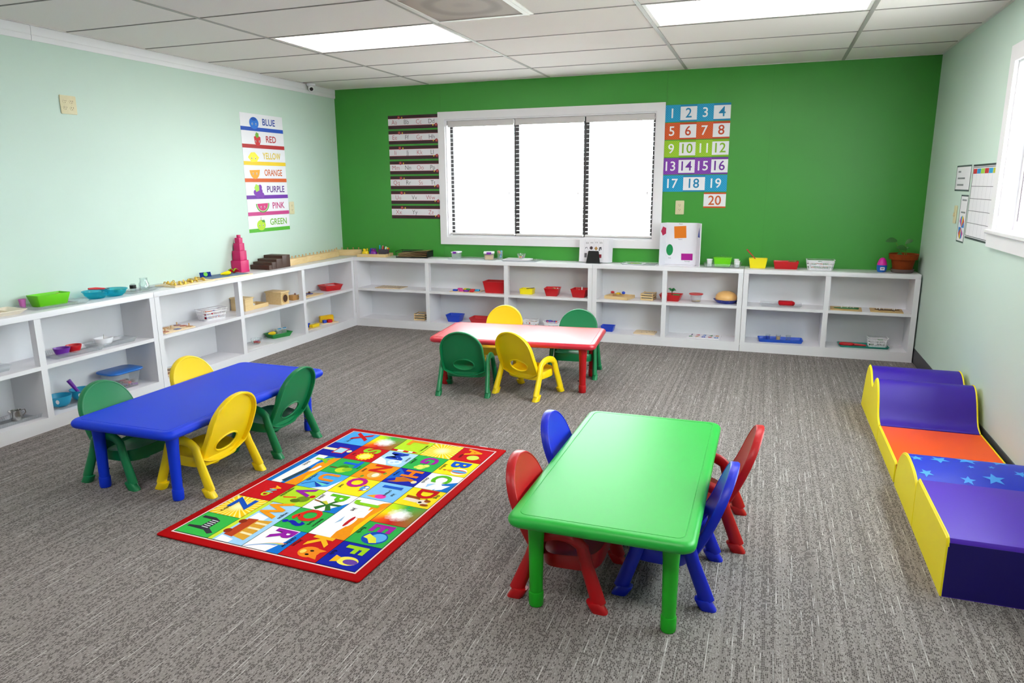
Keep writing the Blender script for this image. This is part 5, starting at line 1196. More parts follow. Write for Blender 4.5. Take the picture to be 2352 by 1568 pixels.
part('leaf', leaf((-0.058, 0.0, 0.250), (-0.142, -0.01, 0.246), 0.020), LEAF, t)
part('leaf', leaf((0.002, 0.0, 0.228), (0.054, -0.005, 0.256), 0.017), LEAF, t)
part('leaf', leaf((0.016, -0.01, 0.186), (-0.062, -0.02, 0.196), 0.020), LEAF, t)
part('leaf', leaf((-0.008, -0.02, 0.132), (-0.058, -0.03, 0.140), 0.016), LEAF, t)
part('leaf', leaf((0.012, 0.0, 0.186), (0.034, 0.0, 0.192), 0.006), LEAF, t)

# ---- back shelves, middle row ------------------------------------------
t = board('letter_board', 'pale board of small cut-out letters in the corner bay', 'puzzle', 0.640, -0.135, MZ, 0, 0.290, 0.180)
rnd = random.Random(3)
for r_ in range(4):
    for c_ in range(7):
        part('cut_out_letter', text_g('ABCDEFGHIJKLMNOPQRSTUVWXYZAB'[r_ * 7 + c_], 0.030, 0.015).move(-0.120 + c_ * 0.040, 0.062 - r_ * 0.041, 0.0066), ink('#77777f'), t, smooth=0)
t = board('shape_puzzle', 'wooden puzzle board with chunky coloured shapes beside the tall red bin', 'puzzle', 1.495, -0.150, MZ, -3, 0.300, 0.205)
for k, (x, y, c) in enumerate(((-0.105, -0.055, 'blue'), (-0.035, -0.060, 'pink'), (0.020, -0.062, 'purple'), (0.080, -0.066, 'red'), (0.105, 0.010, 'cyan'), (0.050, 0.020, 'red'), (0.0, 0.025, 'green'), (-0.035, 0.045, 'yellow'), (-0.10, 0.04, 'pink'))):
    part('shape_block', G().rbox(-0.022, -0.018, 0.006, 0.022, 0.018, 0.022, 0.006, 0.002).move(x, y), COLS[c], t)
solo('red_bin', hollow(0.185, 0.130, 0.226, 0.160, 0.112, 0.003, 0.010, 0.003), I_RED, 'tall red tapered bin against the shelf divider', 'bin', 1.795, -0.135, MZ)
t = thing('yellow_bin', 'low yellow bin on the middle row of the back shelves', 'bin', (2.112, -0.130, MZ), 0)
part('bin_body', hollow(0.122, 0.085, 0.132, 0.095, 0.052, 0.003, 0.004), I_YEL, t)
part('pencil', G().tube([(0.0, -0.03, 0.053), (0.064, 0.02, 0.056)], 0.003, 6), BLACK, t)
t = thing('red_bin', 'red bin with tan wooden pieces, middle of three containers', 'bin', (2.370, -0.150, MZ), math.radians(6))
part('bin_body', hollow(0.106, 0.125, 0.140, 0.155, 0.072, 0.003, 0.010, 0.003), I_RED, t)
bits(8, 0.045, 0.045, 0.052, 0.014, ['tan', 'tan', 'white', 'brown'], 5, t, 'wooden_piece')
t = thing('red_bin', 'red bin with white pieces, beside the shelf upright under the window', 'bin', (2.640, -0.160, MZ), math.radians(-4))
part('bin_body', hollow(0.112, 0.120, 0.146, 0.150, 0.076, 0.003, 0.010, 0.003), I_RED, t)
bits(6, 0.045, 0.04, 0.050, 0.013, ['white', 'red', 'white'], 6, t, 'white_piece')
part('white_peg', G().tube([(0.02, -0.01, 0.05), (0.022, -0.01, 0.094)], 0.007, 8), COLS['white'], t)
t = board('wooden_tray', 'wooden lipped tray with patterned paper and small toys', 'tray', 3.008, -0.140, MZ, -14, 0.225, 0.175, 0.005, PINEX, 0.024)
part('patterned_paper', G().box(-0.09, -0.07, 0.0052, 0.10, 0.05, 0.008), ink('#c8a8b4'), t, smooth=0)
t = thing('toy_animal_trio', 'little red, yellow and blue toys on the wooden lipped tray', 'toy', (2.985, -0.080, MZ + 0.030), math.radians(-14))
part('red_toy', G().ball(-0.060, 0, 0.012, 0.020, 0.012, 0.012), COLS['red'], t); part('yellow_toy', G().prism(ray(0, 0, 0.022, 4, '')[1], 0, 0.012), COLS['yellow'], t); part('blue_toy', G().ball(0.050, 0.0, 0.014, 0.018, 0.010, 0.014), COLS['blue'], t)
def crate(label, x, y, z, deg, w, d, h, inner):
    t = thing('slatted_crate', label, 'crate', (x, y, z), math.radians(deg), 'slatted wooden crates')
    part('crate_floor', G().box(-w / 2, -d / 2, 0, w / 2, d / 2, 0.003), PINEX, t, smooth=0)
    for sx in (-1, 1):
        for sy in (-1, 1): part('corner_post', G().box(sx * (w / 2) - (0.006 if sx > 0 else 0), sy * (d / 2) - (0.006 if sy > 0 else 0), 0.003, sx * (w / 2) + (0.006 if sx < 0 else 0), sy * (d / 2) + (0.006 if sy < 0 else 0), h), PINEX, t, smooth=0)
    for k in range(3):
        z0 = 0.006 + k * (h - 0.014) / 2.4
        for sy in (-1, 1): part('slat', G().box(-w / 2, sy * (d / 2 + 0.0015) - 0.0015, z0, w / 2, sy * (d / 2 + 0.0015) + 0.0015, z0 + 0.010), PINEX, t, smooth=0)
        for sx in (-1, 1): part('slat', G().box(sx * (w / 2 + 0.0015) - 0.0015, -d / 2, z0, sx * (w / 2 + 0.0015) + 0.0015, d / 2, z0 + 0.010), PINEX, t, smooth=0)
    c = thing('card_pack', inner, 'puzzle', (x, y, z + 0.0035), math.radians(deg))
    for k in range(4): part('plate', G().box(-w / 2 + 0.008, -d / 2 + 0.008, k * 0.013, w / 2 - 0.008, d / 2 - 0.008, k * 0.013 + 0.008), (BIRCH, mat('grey_plate', '#9a968e', 0.6))[k % 2], c, smooth=0)
crate('slatted wooden crate on the middle row beside the red tray', 3.270, -0.130, MZ, -6, 0.108, 0.130, 0.064, 'flat plates stacked in the crate beside the red palm tray')
t = thing('red_tray_garden', 'red tray with a small green palm straddling the shelf divider', 'tray', (3.470, -0.125, MZ), math.radians(-3))
part('tray_body', hollow(0.150, 0.110, 0.190, 0.140, 0.058, 0.003, 0.012, 0.003), I_RED, t)
for k in range(6):
    a = 2 * PI * k / 6; part('palm_leaf', leaf((0.004, 0.02, 0.078), (0.004 + 0.034 * math.cos(a), 0.02 + 0.034 * math.sin(a), 0.090 + 0.012 * (k % 2)), 0.008), plastic('palm_green', '#0f7a3c'), t)
part('palm_trunk', G().tube([(0.004, 0.02, 0.01), (0.004, 0.02, 0.08)], 0.004, 6), COLS['brown'], t)
part('green_leaf', G().ball(0.050, -0.02, 0.055, 0.035, 0.014, 0.006), COLS['green'], t)
t = thing('lidded_jar', 'clear tub with a wide red lid between the red tray and the tan dome', 'jar', (3.690, -0.150, MZ), 0)
part('jar_body', G().lathe([(0.038, 0), (0.041, 0.003), (0.050, 0.066), (0.048, 0.066), (0.036, 0.003)], 22), CLEAR, t)
part('lid', G().lathe([(0.054, 0.066), (0.062, 0.070), (0.060, 0.076), (0.02, 0.080)], 22), COLS['red'], t, 'red lid')
bits(12, 0.024, 0.024, 0.006, 0.010, ['tan', 'white', 'brown', 'yellow'], 9, t, 'stick', 'stick')
t = thing('dough_tray', 'shallow blue octagonal tray under the tan dome', 'tray', (3.945, -0.125, MZ), 0)
part('tray_body', G().lathe([(0.070, 0), (0.078, 0.003), (0.112, 0.034), (0.108, 0.034), (0.074, 0.006)], 8, sy=0.95), plastic('dough_blue', '#14309a'), t)
solo('dough_dome', G().lathe([(0.070, 0.0), (0.088, 0.014), (0.094, 0.034), (0.088, 0.060), (0.066, 0.082), (0.036, 0.094), (0.004, 0.097)], 26), mat('dough_tan', '#e8b872', 0.35, 0.5, 0.04, 14), 'smooth tan dome resting in the blue octagonal tray', 'toy', 3.945, -0.125, MZ + 0.008)
tray('clear tray with a red cloth pouch in the bay right of the tan dome', 4.395, -0.140, MZ, 0, 0.335, 0.190, 0.020, CLEAR)
solo('red_pouch', G().prism([(-0.062, -0.045), (0.045, -0.045), (0.066, -0.010), (0.050, 0.045), (-0.066, 0.045)], 0, 0.036, 0.012), mat('red_felt', '#c01420', 0.8, 0.2, 0.08, 60), 'red angular pouch lying on the clear tray', 'pouch', 4.440, -0.130, MZ + 0.004)
def animal_board(label, x, poly, col, dots_):
    t = board('animal_puzzle', label, 'puzzle', x, -0.155, MZ, -4, 0.238, 0.185, 0.006, wood('tan_board', '#d2b276', '#c09e62', 6), 0)
    part('animal_piece', G().prism(poly, 0.006, 0.012, 0.0), ink(col), t)
    for x_, y_ in dots_: part('knob', G().lathe([(0.003, 0.012), (0.003, 0.018), (0.006, 0.022), (0.005, 0.027), (0.001, 0.028)], 8, x_, y_), COLS['white'], t)
animal_board('tan puzzle board with a green crocodile piece', 4.900, [(-0.090, -0.010), (-0.060, 0.012), (-0.030, 0.020), (0.010, 0.030), (0.050, 0.030), (0.090, 0.038), (0.100, 0.030), (0.060, 0.010), (0.095, -0.020), (0.085, -0.030), (0.040, -0.022), (0.0, -0.028), (-0.050, -0.025)], '#2f7a4c', ((-0.035, -0.012), (-0.030, 0.010), (0.012, 0.0), (0.035, 0.022), (0.055, 0.0)))
animal_board('tan puzzle board with a dark brown animal piece, nearest the right wall', 5.200, [(-0.085, 0.008), (-0.070, 0.022), (-0.045, 0.012), (0.030, 0.012), (0.055, 0.026), (0.098, 0.030), (0.062, 0.012), (0.060, -0.030), (0.048, -0.032), (0.040, -0.010), (-0.035, -0.010), (-0.045, -0.030), (-0.058, -0.028), (-0.060, -0.005)], '#4c3626', ((-0.070, 0.008), (-0.050, -0.018), (-0.018, 0.002), (0.045, 0.004), (0.055, -0.020), (0.072, 0.020)))

# ---- back shelves, bottom row ------------------------------------------
crate('slatted wooden crate on the bottom row of the corner unit', 0.975, -0.135, BZ, 5, 0.112, 0.130, 0.072, 'flat plates stacked in the crate of the corner unit')
solo('blue_bin', hollow(0.118, 0.100, 0.156, 0.130, 0.072, 0.003, 0.008, 0.003), I_BLUE, 'open blue bin on the bottom row left of the red table', 'bin', 1.345, -0.125, BZ)
solo('red_bin', hollow(0.200, 0.120, 0.240, 0.150, 0.055, 0.003, 0.010, 0.003), I_RED, 'shallow red bin on the bottom row behind the red table', 'bin', 1.640, -0.115, BZ)
basket('small white basket of wooden sticks behind the red table', 2.140, -0.110, BZ, 4, 0.150, 0.110, 0.056, (12, ['tan', 'tan', 'red', 'brown'], 'stick', 0.018), 'wooden sticks lying in a small white basket')
basket('small white basket of red and blue beads behind the red table', 2.350, -0.105, BZ, 2, 0.150, 0.110, 0.050, (26, ['blue', 'red', 'purple', 'cyan'], 'ball', 0.013), 'red and blue beads filling a small white basket')
solo('blue_bin', hollow(0.098, 0.080, 0.122, 0.100, 0.052, 0.003, 0.006, 0.002), I_BLUE, 'small blue bin at the right end of the red table, on the bottom row', 'bin', 2.905, -0.130, BZ)
t = board('number_tray', 'pale wooden board with faint marks on the bottom row', 'puzzle', 3.250, -0.120, BZ, -3, 0.195, 0.150, 0.010, BIRCH, 0, 0.016)
for k, (x, y) in enumerate(((0.0, 0.040), (0.03, 0.042), (0.055, 0.038), (0.075, 0.042), (-0.03, -0.02), (0.02, -0.025))): part('printed_mark', text_g('12345678'[k], 0.018, 0.01).move(x, y, 0.0104), ink('#4a3c2c'), t, smooth=0)
t = board('number_puzzle', 'white puzzle board with two rows of coloured numbers', 'puzzle', 3.775, -0.130, BZ, -3, 0.285, 0.175, 0.006, PAPER)
for k in range(10):
    part('number_piece', G().add(*(lambda q: (q.v, q.f))(text_g('1234567890'[k], 0.050, 0.03))).move(-0.110 + 0.055 * (k % 5), 0.036 - 0.075 * (k // 5), 0.0066), ink(('#3c2a6a', '#c0203c', '#2a78c8', '#2a8a4c', '#d08a2c', '#2a8a4c', '#d08a2c', '#3c5ac8', '#c0203c', '#2a78c8')[k]), t, smooth=0)
t = tray('long blue tray with three little glasses on the bottom row', 4.410, -0.120, BZ, 3, 0.365, 0.150, 0.026, plastic('long_blue', '#0f52c8'), 0.004, 0.010)
for k, (x, lab, c) in enumerate(((4.310, 'little glass of dark blue water on the long blue tray', 'blue'), (4.395, 'little glass of brown pieces on the long blue tray', 'tan'), (4.475, 'empty little glass on the long blue tray', None))):
    q = thing('little_glass', lab, 'glass', (x, -0.115, BZ + 0.005)); part('glass_body', G().lathe([(0.017, 0), (0.018, 0.002), (0.021, 0.050), (0.019, 0.050), (0.016, 0.003)], 16), GLASS, q)
    if c: part('filling', G().lathe([(0.0155, 0.004), (0.0175, 0.034), (0.002, 0.035)], 14), COLS[c], q)
tray('teal tray with red tool and white basket on the bottom row by the right wall', 5.058, -0.120, BZ, 3, 0.380, 0.165, 0.016, I_TEAL, 0.004, 0.010)
t = thing('red_tool', 'red loop-handled play tool on the teal tray', 'tool', (4.985, -0.130, BZ + 0.006), math.radians(2))
part('loop', G().tube([(x - 0.05, y, 0.010) for x, y in circ(0.055, 24, 0, 0, 0.030)], 0.0085, 8, closed=True, sec=(1.1, 0.9)), COLS['red'], t)
part('shaft', G().tube([(0.0, -0.005, 0.010), (0.05, -0.012, 0.010), (0.095, -0.018, 0.008)], [0.010, 0.009, 0.007], 8), COLS['red'], t)
basket('white basket standing on the teal tray', 5.165, -0.115, BZ + 0.006, 3, 0.150, 0.105, 0.070, (5, ['green', 'black', 'white'], 'box', 0.016), 'dark pieces inside the basket on the teal tray')

# ---- left shelves, top -------------------------------------------------
t = thing('divided_tray', 'cream divided tray with yellow and green pieces cut by the left picture edge', 'tray', (0.130, -3.800, TZ), math.radians(86))
part('tray_body', hollow(0.240, 0.150, 0.290, 0.190, 0.026, 0.003, 0.014, 0.003), mat('cream_plastic', '#efe4d2', 0.45), t)
part('divider', G().box(-0.03, -0.07, 0.003, -0.027, 0.07, 0.022).box(0.06, -0.07, 0.003, 0.063, 0.07, 0.022), mat('cream_plastic'), t, smooth=0)
bits(5, 0.02, 0.05, 0.004, 0.020, ['yellow', 'orange'], 11, t, 'yellow_piece'); 
part('green_piece', G().rbox(-0.10, -0.04, 0.004, -0.05, 0.04, 0.024, 0.006, 0.003), COLS['green'], t)
tray('fluted clear tray holding the lime loaf-shaped box', 0.130, -3.425, TZ, 86, 0.350, 0.200, 0.020, CLEAR, ribs=True)
t = thing('lime_bin', 'lime green loaf-shaped open box in a clear tray on the left shelves', 'bin', (0.115, -3.435, TZ + 0.004), math.radians(86))
part('bin_body', hollow(0.170, 0.085, 0.210, 0.110, 0.072, 0.003, 0.006), I_LIME, t)
part('yellow_piece', G().rbox(0.05, -0.02, 0.050, 0.075, 0.01, 0.066, 0.004, 0.003), COLS['yellow'], t)
cup('lilac cup at the near end of the lime loaf-shaped box', 0.060, -3.565, TZ + 0.004, 0.020, 0.054, plastic('lilac', '#c86ab4'))
cup('crimson cup at the far end of the lime loaf-shaped box', 0.070, -3.300, TZ + 0.004, 0.020, 0.060, plastic('crimson', '#b8103c'))
t = thing('turquoise_dish', 'see-through turquoise dish with two wells on the left shelves', 'dish', (0.140, -3.060, TZ), math.radians(80))
for k, x in enumerate((-0.062, 0.062)):
    part('well', G().lathe([(0.040, 0), (0.046, 0.002), (0.066, 0.020), (0.074, 0.040), (0.082, 0.046), (0.080, 0.049), (0.070, 0.043), (0.062, 0.022), (0.042, 0.005)], 24, x, 0, 0, 1.05), I_TURQ, t)
t = thing('red_brush', 'red brush lying across the turquoise dish', 'brush', (0.150, -3.080, TZ + 0.052), math.radians(84))
part('handle', G().tube([(-0.100, 0.0, 0.018), (-0.05, 0, 0.014), (0.01, 0, 0.006)], [0.006, 0.0085, 0.005], 8), COLS['red'], t)
part('ferrule', G().tube([(0.01, 0, 0.006), (0.025, 0, 0.003)], 0.005, 8), STEEL, t)
part('bristles', G().tube([(0.025, 0, 0.003), (0.045, 0, 0.0)], [0.005, 0.002], 8), BLACK, t)
tray('clear tray with sponge and little jars beside the turquoise dish', 0.130, -2.800, TZ, 88, 0.260, 0.190, 0.014, CLEAR)
solo('sponge', G().rbox(-0.030, -0.020, 0, 0.030, 0.020, 0.022, 0.006, 0.004), mat('sponge_yellow', '#ece07c', 0.9, 0.1, 0.1, 90, 0.5, 200), 'pale yellow sponge in the clear tray of jars', 'sponge', 0.075, -2.890, TZ + 0.004, 85)
t = thing('ink_jar', 'small clear jar with a dark band in the clear tray', 'jar', (0.135, -2.832, TZ + 0.004))
part('jar_body', G().lathe([(0.018, 0), (0.020, 0.002), (0.020, 0.046), (0.014, 0.054), (0.012, 0.054), (0.017, 0.044), (0.017, 0.004)], 16), GLASS, t)
part('dark_band', G().lathe([(0.0206, 0.022), (0.0210, 0.023), (0.0210, 0.044), (0.0206, 0.045)], 16), BLACK, t)
t = thing('glass_jar', 'clear empty glass jar with a neck in the clear tray', 'jar', (0.172, -2.772, TZ + 0.004))
part('jar_body', G().lathe([(0.030, 0), (0.034, 0.003), (0.034, 0.050), (0.026, 0.064), (0.026, 0.086), (0.028, 0.088), (0.024, 0.088), (0.023, 0.064), (0.031, 0.048), (0.031, 0.005)], 20), clear('jar_glass', '#fbffff', 0.35, 0.02, 0.05), t)
tray('clear tray behind the brass latch board', 0.090, -2.585, TZ, 88, 0.200, 0.130, 0.012, CLEAR)
t = board('latch_board', 'pale board covered with brass latches and locks', 'toy', 0.160, -2.380, TZ, 90, 0.400, 0.190, 0.010, BIRCH)
rnd = random.Random(21)
for k in range(38):
    x, y = rnd.uniform(-0.175, 0.175), rnd.uniform(-0.075, 0.075)
    if k % 3 == 0: g = G().rbox(-0.018, -0.011, 0.010, 0.018, 0.011, 0.016, 0.003, 0.002)
    elif k % 3 == 1: g = G().tube([(-0.016, 0, 0.013), (-0.010, 0, 0.026), (0.010, 0, 0.026), (0.016, 0, 0.013)], 0.0035, 6)
    else: g = G().lathe([(0.010, 0.010), (0.010, 0.020), (0.005, 0.030), (0.001, 0.031)], 10)
    part('brass_latch', g.move(x, y, 0, rnd.uniform(0, PI)), GOLD, t)
t = board('dressing_board', 'pale board with grey-blue cloth and fabric toys in front of the pink tower', 'toy', 0.135, -1.960, TZ, 84, 0.440, 0.230, 0.009, BIRCH, 0, 0.02)
part('grey_cloth', G().rbox(-0.19, -0.095, 0.009, 0.19, 0.095, 0.012, 0.01, 0.001), mat('grey_blue_cloth', '#6c8098', 0.9, 0.1, 0.2, 30), t)
t = thing('cloth_flap', 'navy cloth flap with a green disc propped up on the fabric board', 'cloth', (0.085, -2.090, TZ + 0.0125), math.radians(70))
part('flap', G().box(-0.045, -0.003, 0, 0.045, 0.003, 0.038).move(rx=-0.35), mat('navy_cloth', '#16307c', 0.85, 0.1, 0.1, 40), t, smooth=0)
part('green_disc', G().prism(circ(0.017, 16), 0, 0.001).xf(Matrix(((1, 0, 0, 0), (0, 0, -1, -0.0035), (0, 1, 0, 0.021), (0, 0, 0, 1)))).move(rx=-0.35), ink('#6cc83c'), t, smooth=0)
solo('cloth_banana', G().tube([(-0.055, 0.012, 0.012), (-0.028, -0.004, 0.014), (0.0, -0.010, 0.016), (0.028, -0.004, 0.015), (0.055, 0.014, 0.014)], [0.005, 0.013, 0.016, 0.012, 0.004], 10), mat('yellow_felt', '#f2dc1c', 0.85, 0.1, 0.05, 40), 'yellow felt banana shape on the fabric board', 'toy', 0.150, -1.930, TZ + 0.0125, 88)
t = thing('felt_flower', 'red and lime felt flower on the fabric board next to the pink tower', 'toy', (0.120, -1.815, TZ + 0.0125), math.radians(20))
for k in range(6): a = 2 * PI * k / 6; part('felt_petal', leaf((0, 0, 0.006 + 0.002 * (k % 3)), (0.046 * math.cos(a), 0.046 * math.sin(a), 0.016 + 0.008 * (k % 2)), 0.013), (mat('red_felt2', '#a8182c', 0.9, 0.1), mat('lime_felt', '#8cc828', 0.9, 0.1))[k % 2], t)
# pink tower: five cubes
z = TZ
for k, (s_, nm) in enumerate(((0.100, 'largest pink cube at the foot of the pink tower'), (0.080, 'second largest pink cube of the pink tower'), (0.062, 'middle pink cube of the pink tower'), (0.044, 'second smallest pink cube of the pink tower'), (0.024, 'smallest pink cube on the tip of the pink tower'))):
    solo('pink_cube', G().rbox(-s_ / 2, -s_ / 2, 0, s_ / 2, s_ / 2, s_, 0.0015, 0.0012, 2), MAGENTA, nm, 'block', 0.055 - 0.003 * k, -1.655 + 0.006 * k, z, 0, 'pink tower cubes'); z += s_ + 0.0002
# brown stair
y = -1.470
for k, (s_, nm) in enumerate(((0.040, 'thinnest brown prism at the low end of the brown stair'), (0.062, 'second brown prism of the brown stair'), (0.084, 'third brown prism of the brown stair'), (0.108, 'tallest brown prism at the high end of the brown stair'))):
    solo('brown_prism', G().rbox(-0.100, 0, 0, 0.100, s_, s_, 0.0015, 0.0012, 2), WALNUT, nm, 'block', 0.102, y, TZ, 0, 'brown stair prisms'); y += s_ + 0.0006
# four knobbed cylinder blocks
def knob_block(label, x, y, deg, n=5):
    t = thing('cylinder_block', label, 'block', (x, y, TZ), math.radians(deg), 'knobbed cylinder blocks')
    part('block', G().rbox(-0.145, -0.030, 0, 0.145, 0.030, 0.058, 0.002, 0.0015), PINEX, t)
    for k in range(n):
        px = -0.115 + 0.0575 * k
        part('knob', G().lathe([(0.012, 0.058), (0.012, 0.060), (0.003, 0.061), (0.003, 0.068), (0.007, 0.071), (0.0075, 0.076), (0.004, 0.080), (0.0005, 0.081)], 10, px, 0), PINE, t)
knob_block('knobbed cylinder block beside the brown stair', 0.135, -1.000, 93)
knob_block('second knobbed cylinder block from the brown stair', 0.110, -0.685, 88)
knob_block('third knobbed cylinder block from the brown stair', 0.085, -0.385, 94)
knob_block('knobbed cylinder block in the shelf corner', 0.128, -0.110, 22)

# ---- left shelves, middle row ------------------------------------------
tray('clear container cut by the left picture edge on the middle row', 0.150, -3.880, MZ, 90, 0.200, 0.120, 0.034, CLEAR)
tray('fluted clear tray holding the purple and red bowls', 0.150, -3.360, MZ, 84, 0.330, 0.180, 0.030, CLEAR, ribs=True)
solo('purple_bowl', bowl_g(0.026, 0.048, 0.050, 0.003, 22, 1, 0.6), I_PUR, 'small purple bowl in the clear tray on the left shelves', 'bowl', 0.165, -3.440, MZ + 0.004)
solo('red_bowl', bowl_g(0.024, 0.046, 0.048, 0.003, 22, 1, 0.6), COLS['red'], 'small red bowl beside the purple one on the left shelves', 'bowl', 0.150, -3.345, MZ + 0.004)
tray('oval clear tray under the white bowl', 0.150, -3.080, MZ, 84, 0.290, 0.170, 0.028, CLEAR, ribs=True)
t = thing('white_bowl', 'white oval bowl with a metal spoon on the left shelves', 'bowl', (0.155, -3.130, MZ + 0.004), math.radians(80))
part('bowl_body', bowl_g(0.034, 0.062, 0.050, 0.003, 24, 0.75, 0.5), I_WHITE, t)
part('spoon_handle', G().tube([(0.0, 0.0, 0.02), (0.012, 0.015, 0.068)], 0.003, 6), STEEL, t)
t = board('knob_puzzle', 'wooden peg puzzle board beside the shelf upright on the left shelves', 'puzzle', 0.165, -2.570, MZ, 88, 0.280, 0.190, 0.008, BIRCH)
rnd = random.Random(33)
for k in range(9):
    x, y = -0.11 + 0.11 * (k % 3), -0.06 + 0.06 * (k // 3)
    part('puzzle_piece', G().prism(ray(x, y, 0.028, 3 + k % 3, '')[1], 0.008, 0.011), ink(('#b86a54', '#5a6a9a', '#c89a6a', '#8a5a6a', '#d8b88a')[k % 5]), t, smooth=0)
    if k % 2 == 0: part('peg', G().lathe([(0.004, 0.011), (0.004, 0.026), (0.006, 0.030), (0.001, 0.033)], 8, x, y), PINE, t)
basket('white slotted basket of red crayons on the left shelves', 0.145, -2.135, MZ, 78, 0.210, 0.130, 0.078, (10, ['red', 'red', 'blue', 'red', 'orange'], 'stick', 0.022), 'red crayons inside the slotted basket on the left shelves')
t = thing('lidded_wooden_box', 'pale wooden box with a flat lid and a side tray', 'box', (0.098, -1.725, MZ), math.radians(90))
part('box_body', G().rbox(-0.050, -0.075, 0, 0.050, 0.075, 0.100, 0.002, 0.0015), PINEX, t)
part('lid', G().rbox(-0.057, -0.083, 0.100, 0.057, 0.083, 0.110, 0.004, 0.002), PINEX, t)
g = hollow(0.200, 0.140, 0.200, 0.140, 0.034, 0.007, 0.002)
part('side_tray', g.move(0.151, 0, 0), PINEX, t)
solo('white_ball', G().ball(0, 0, 0.020, 0.020), COLS['white'], 'white ball in the tray of the wooden box', 'ball', 0.125, -1.625, MZ + 0.008)
t = thing('drum_box', 'pale wooden box with a round opening in its side', 'box', (0.165, -1.345, MZ), math.radians(90))
# walls around a round drum opening that faces the room's far end
g = G()
g.box(-0.055, -0.080, 0, 0.055, -0.072, 0.100); g.box(-0.055, 0.072, 0, 0.055, 0.080, 0.100); g.box(-0.055, -0.072, 0, 0.055, 0.072, 0.006); g.box(-0.055, -0.072, 0.006, -0.047, 0.072, 0.100); g.box(0.047, -0.072, 0.006, 0.055, 0.072, 0.100)
part('box_body', g, PINEX, t, smooth=0)
part('roof', G().rbox(-0.062, -0.090, 0.100, 0.062, 0.090, 0.114, 0.005, 0.003), PINEX, t)
MM = Matrix(((1, 0, 0, 0), (0, 0, -1, -0.0805), (0, 1, 0, 0.052), (0, 0, 0, 1)))
part('opening_ring', G().loft([[(0.040 * math.cos(2 * PI * i / 28), 0.040 * math.sin(2 * PI * i / 28), 0.0) for i in range(28)], [(0.040 * math.cos(2 * PI * i / 28), 0.040 * math.sin(2 * PI * i / 28), 0.005) for i in range(28)], [(0.033 * math.cos(2 * PI * i / 28), 0.033 * math.sin(2 * PI * i / 28), 0.005) for i in range(28)], [(0.033 * math.cos(2 * PI * i / 28), 0.033 * math.sin(2 * PI * i / 28), 0.0) for i in range(28)]], closed=True).xf(MM), PINE, t)
part('round_opening', G().prism(circ(0.0335, 28), 0.0, 0.0012).xf(MM), mat('hole_brown', '#4a2f1a', 0.8), t, 'dark round opening', 0)
t = thing('small_wooden_box', 'little wooden drawer box with a knob beside the round-opening box', 'box', (0.165, -1.120, MZ), math.radians(80))
part('box_body', G().rbox(-0.036, -0.034, 0, 0.036, 0.034, 0.044, 0.002, 0.001), wood('oak', '#c89a5c', '#b58448', 7), t); part('knob', G().ball(0.02, -0.005, 0.052, 0.009, n=10, m=6), COLS['brown'], t)
t = board('knob_puzzle', 'wooden puzzle board with blue and violet knobbed discs behind the divider', 'puzzle', 0.130, -0.890, MZ, 90, 0.330, 0.190, 0.008, PINEX)
for x, y, r_, c in ((-0.10, -0.02, 0.034, '#3c4a9c'), (-0.02, 0.0, 0.030, '#5a4a8a'), (0.08, 0.01, 0.036, '#3c4aa8')):
    part('disc', G().prism(circ(r_, 20, x, y), 0.008, 0.011), ink(c), t, smooth=0); part('knob', G().ball(x, y, 0.022, 0.011, n=12, m=8), COLS['brown'], t)
t = thing('red_tray', 'red tray with a folded paper in the corner bay of the left shelves', 'tray', (0.140, -0.480, MZ), math.radians(68))
part('tray_body', hollow(0.160, 0.120, 0.205, 0.155, 0.056, 0.003, 0.012, 0.003), I_RED, t)
part('paper', G().box(-0.05, -0.035, 0.050, 0.05, 0.035, 0.0512).move(ry=0.1), PAPER, t, smooth=0)

# ---- left shelves, bottom row ------------------------------------------
tray('clear tray under the steel pitcher on the bottom row', 0.150, -3.800, BZ, 86, 0.320, 0.160, 0.024, CLEAR, ribs=True)
def pitcher(label, x, y, s=1.0, deg=0):
    t = thing('steel_pitcher', label, 'pitcher', (x, y, BZ + 0.004), math.radians(deg), 'small steel pitchers')
    part('body', G().lathe([(0.024 * s, 0), (0.028 * s, 0.003), (0.031 * s, 0.030 * s), (0.027 * s, 0.052 * s), (0.029 * s, 0.064 * s), (0.027 * s, 0.064 * s), (0.025 * s, 0.052 * s), (0.026 * s, 0.006)], 20), STEEL, t)
    part('handle', G().tube([(0.027 * s, 0, 0.056 * s), (0.046 * s, 0, 0.060 * s), (0.050 * s, 0, 0.040 * s), (0.030 * s, 0, 0.020 * s)], 0.003 * s, 6), STEEL, t)
    part('spout', G().tube([(-0.024 * s, 0, 0.054 * s), (-0.038 * s, 0, 0.066 * s)], [0.010 * s, 0.006 * s], 8), STEEL, t)
pitcher('small steel pitcher with a handle on the bottom row of the left shelves', 0.165, -3.780, 1.0, 70)
pitcher('small steel pitcher cut by the left picture edge', 0.150, -3.905, 0.8, 200)
tray('clear tray under the two turquoise bowls on the bottom row', 0.155, -3.400, BZ, 86, 0.300, 0.180, 0.018, CLEAR)
def drop_bowl(label, x, y):
    t = thing('turquoise_bowl', label, 'bowl', (x, y, BZ + 0.004), 0, 'turquoise bowls')
    part('bowl_body', bowl_g(0.036, 0.070, 0.070, 0.003, 26, 1, 0.45), CYAN, t)
    a = -0.85
    rad = lambda z_: 0.036 + 0.034 * (z_ / 0.070) ** 0.45 + 0.0009
    part('white_drop', G().add([(rad(0.042 + v) * math.cos(a + u / 0.06), rad(0.042 + v) * math.sin(a + u / 0.06), 0.042 + v) for u, v in [(0, 0)] + circ(0.009, 14, 0, 0, 0.015)], [(0, 1 + i, 1 + (i + 1) % 14) for i in range(14)]), PAPER, t, 'white drop mark', 0)
drop_bowl('turquoise bowl with a white drop mark, nearer the left picture edge', 0.150, -3.490)
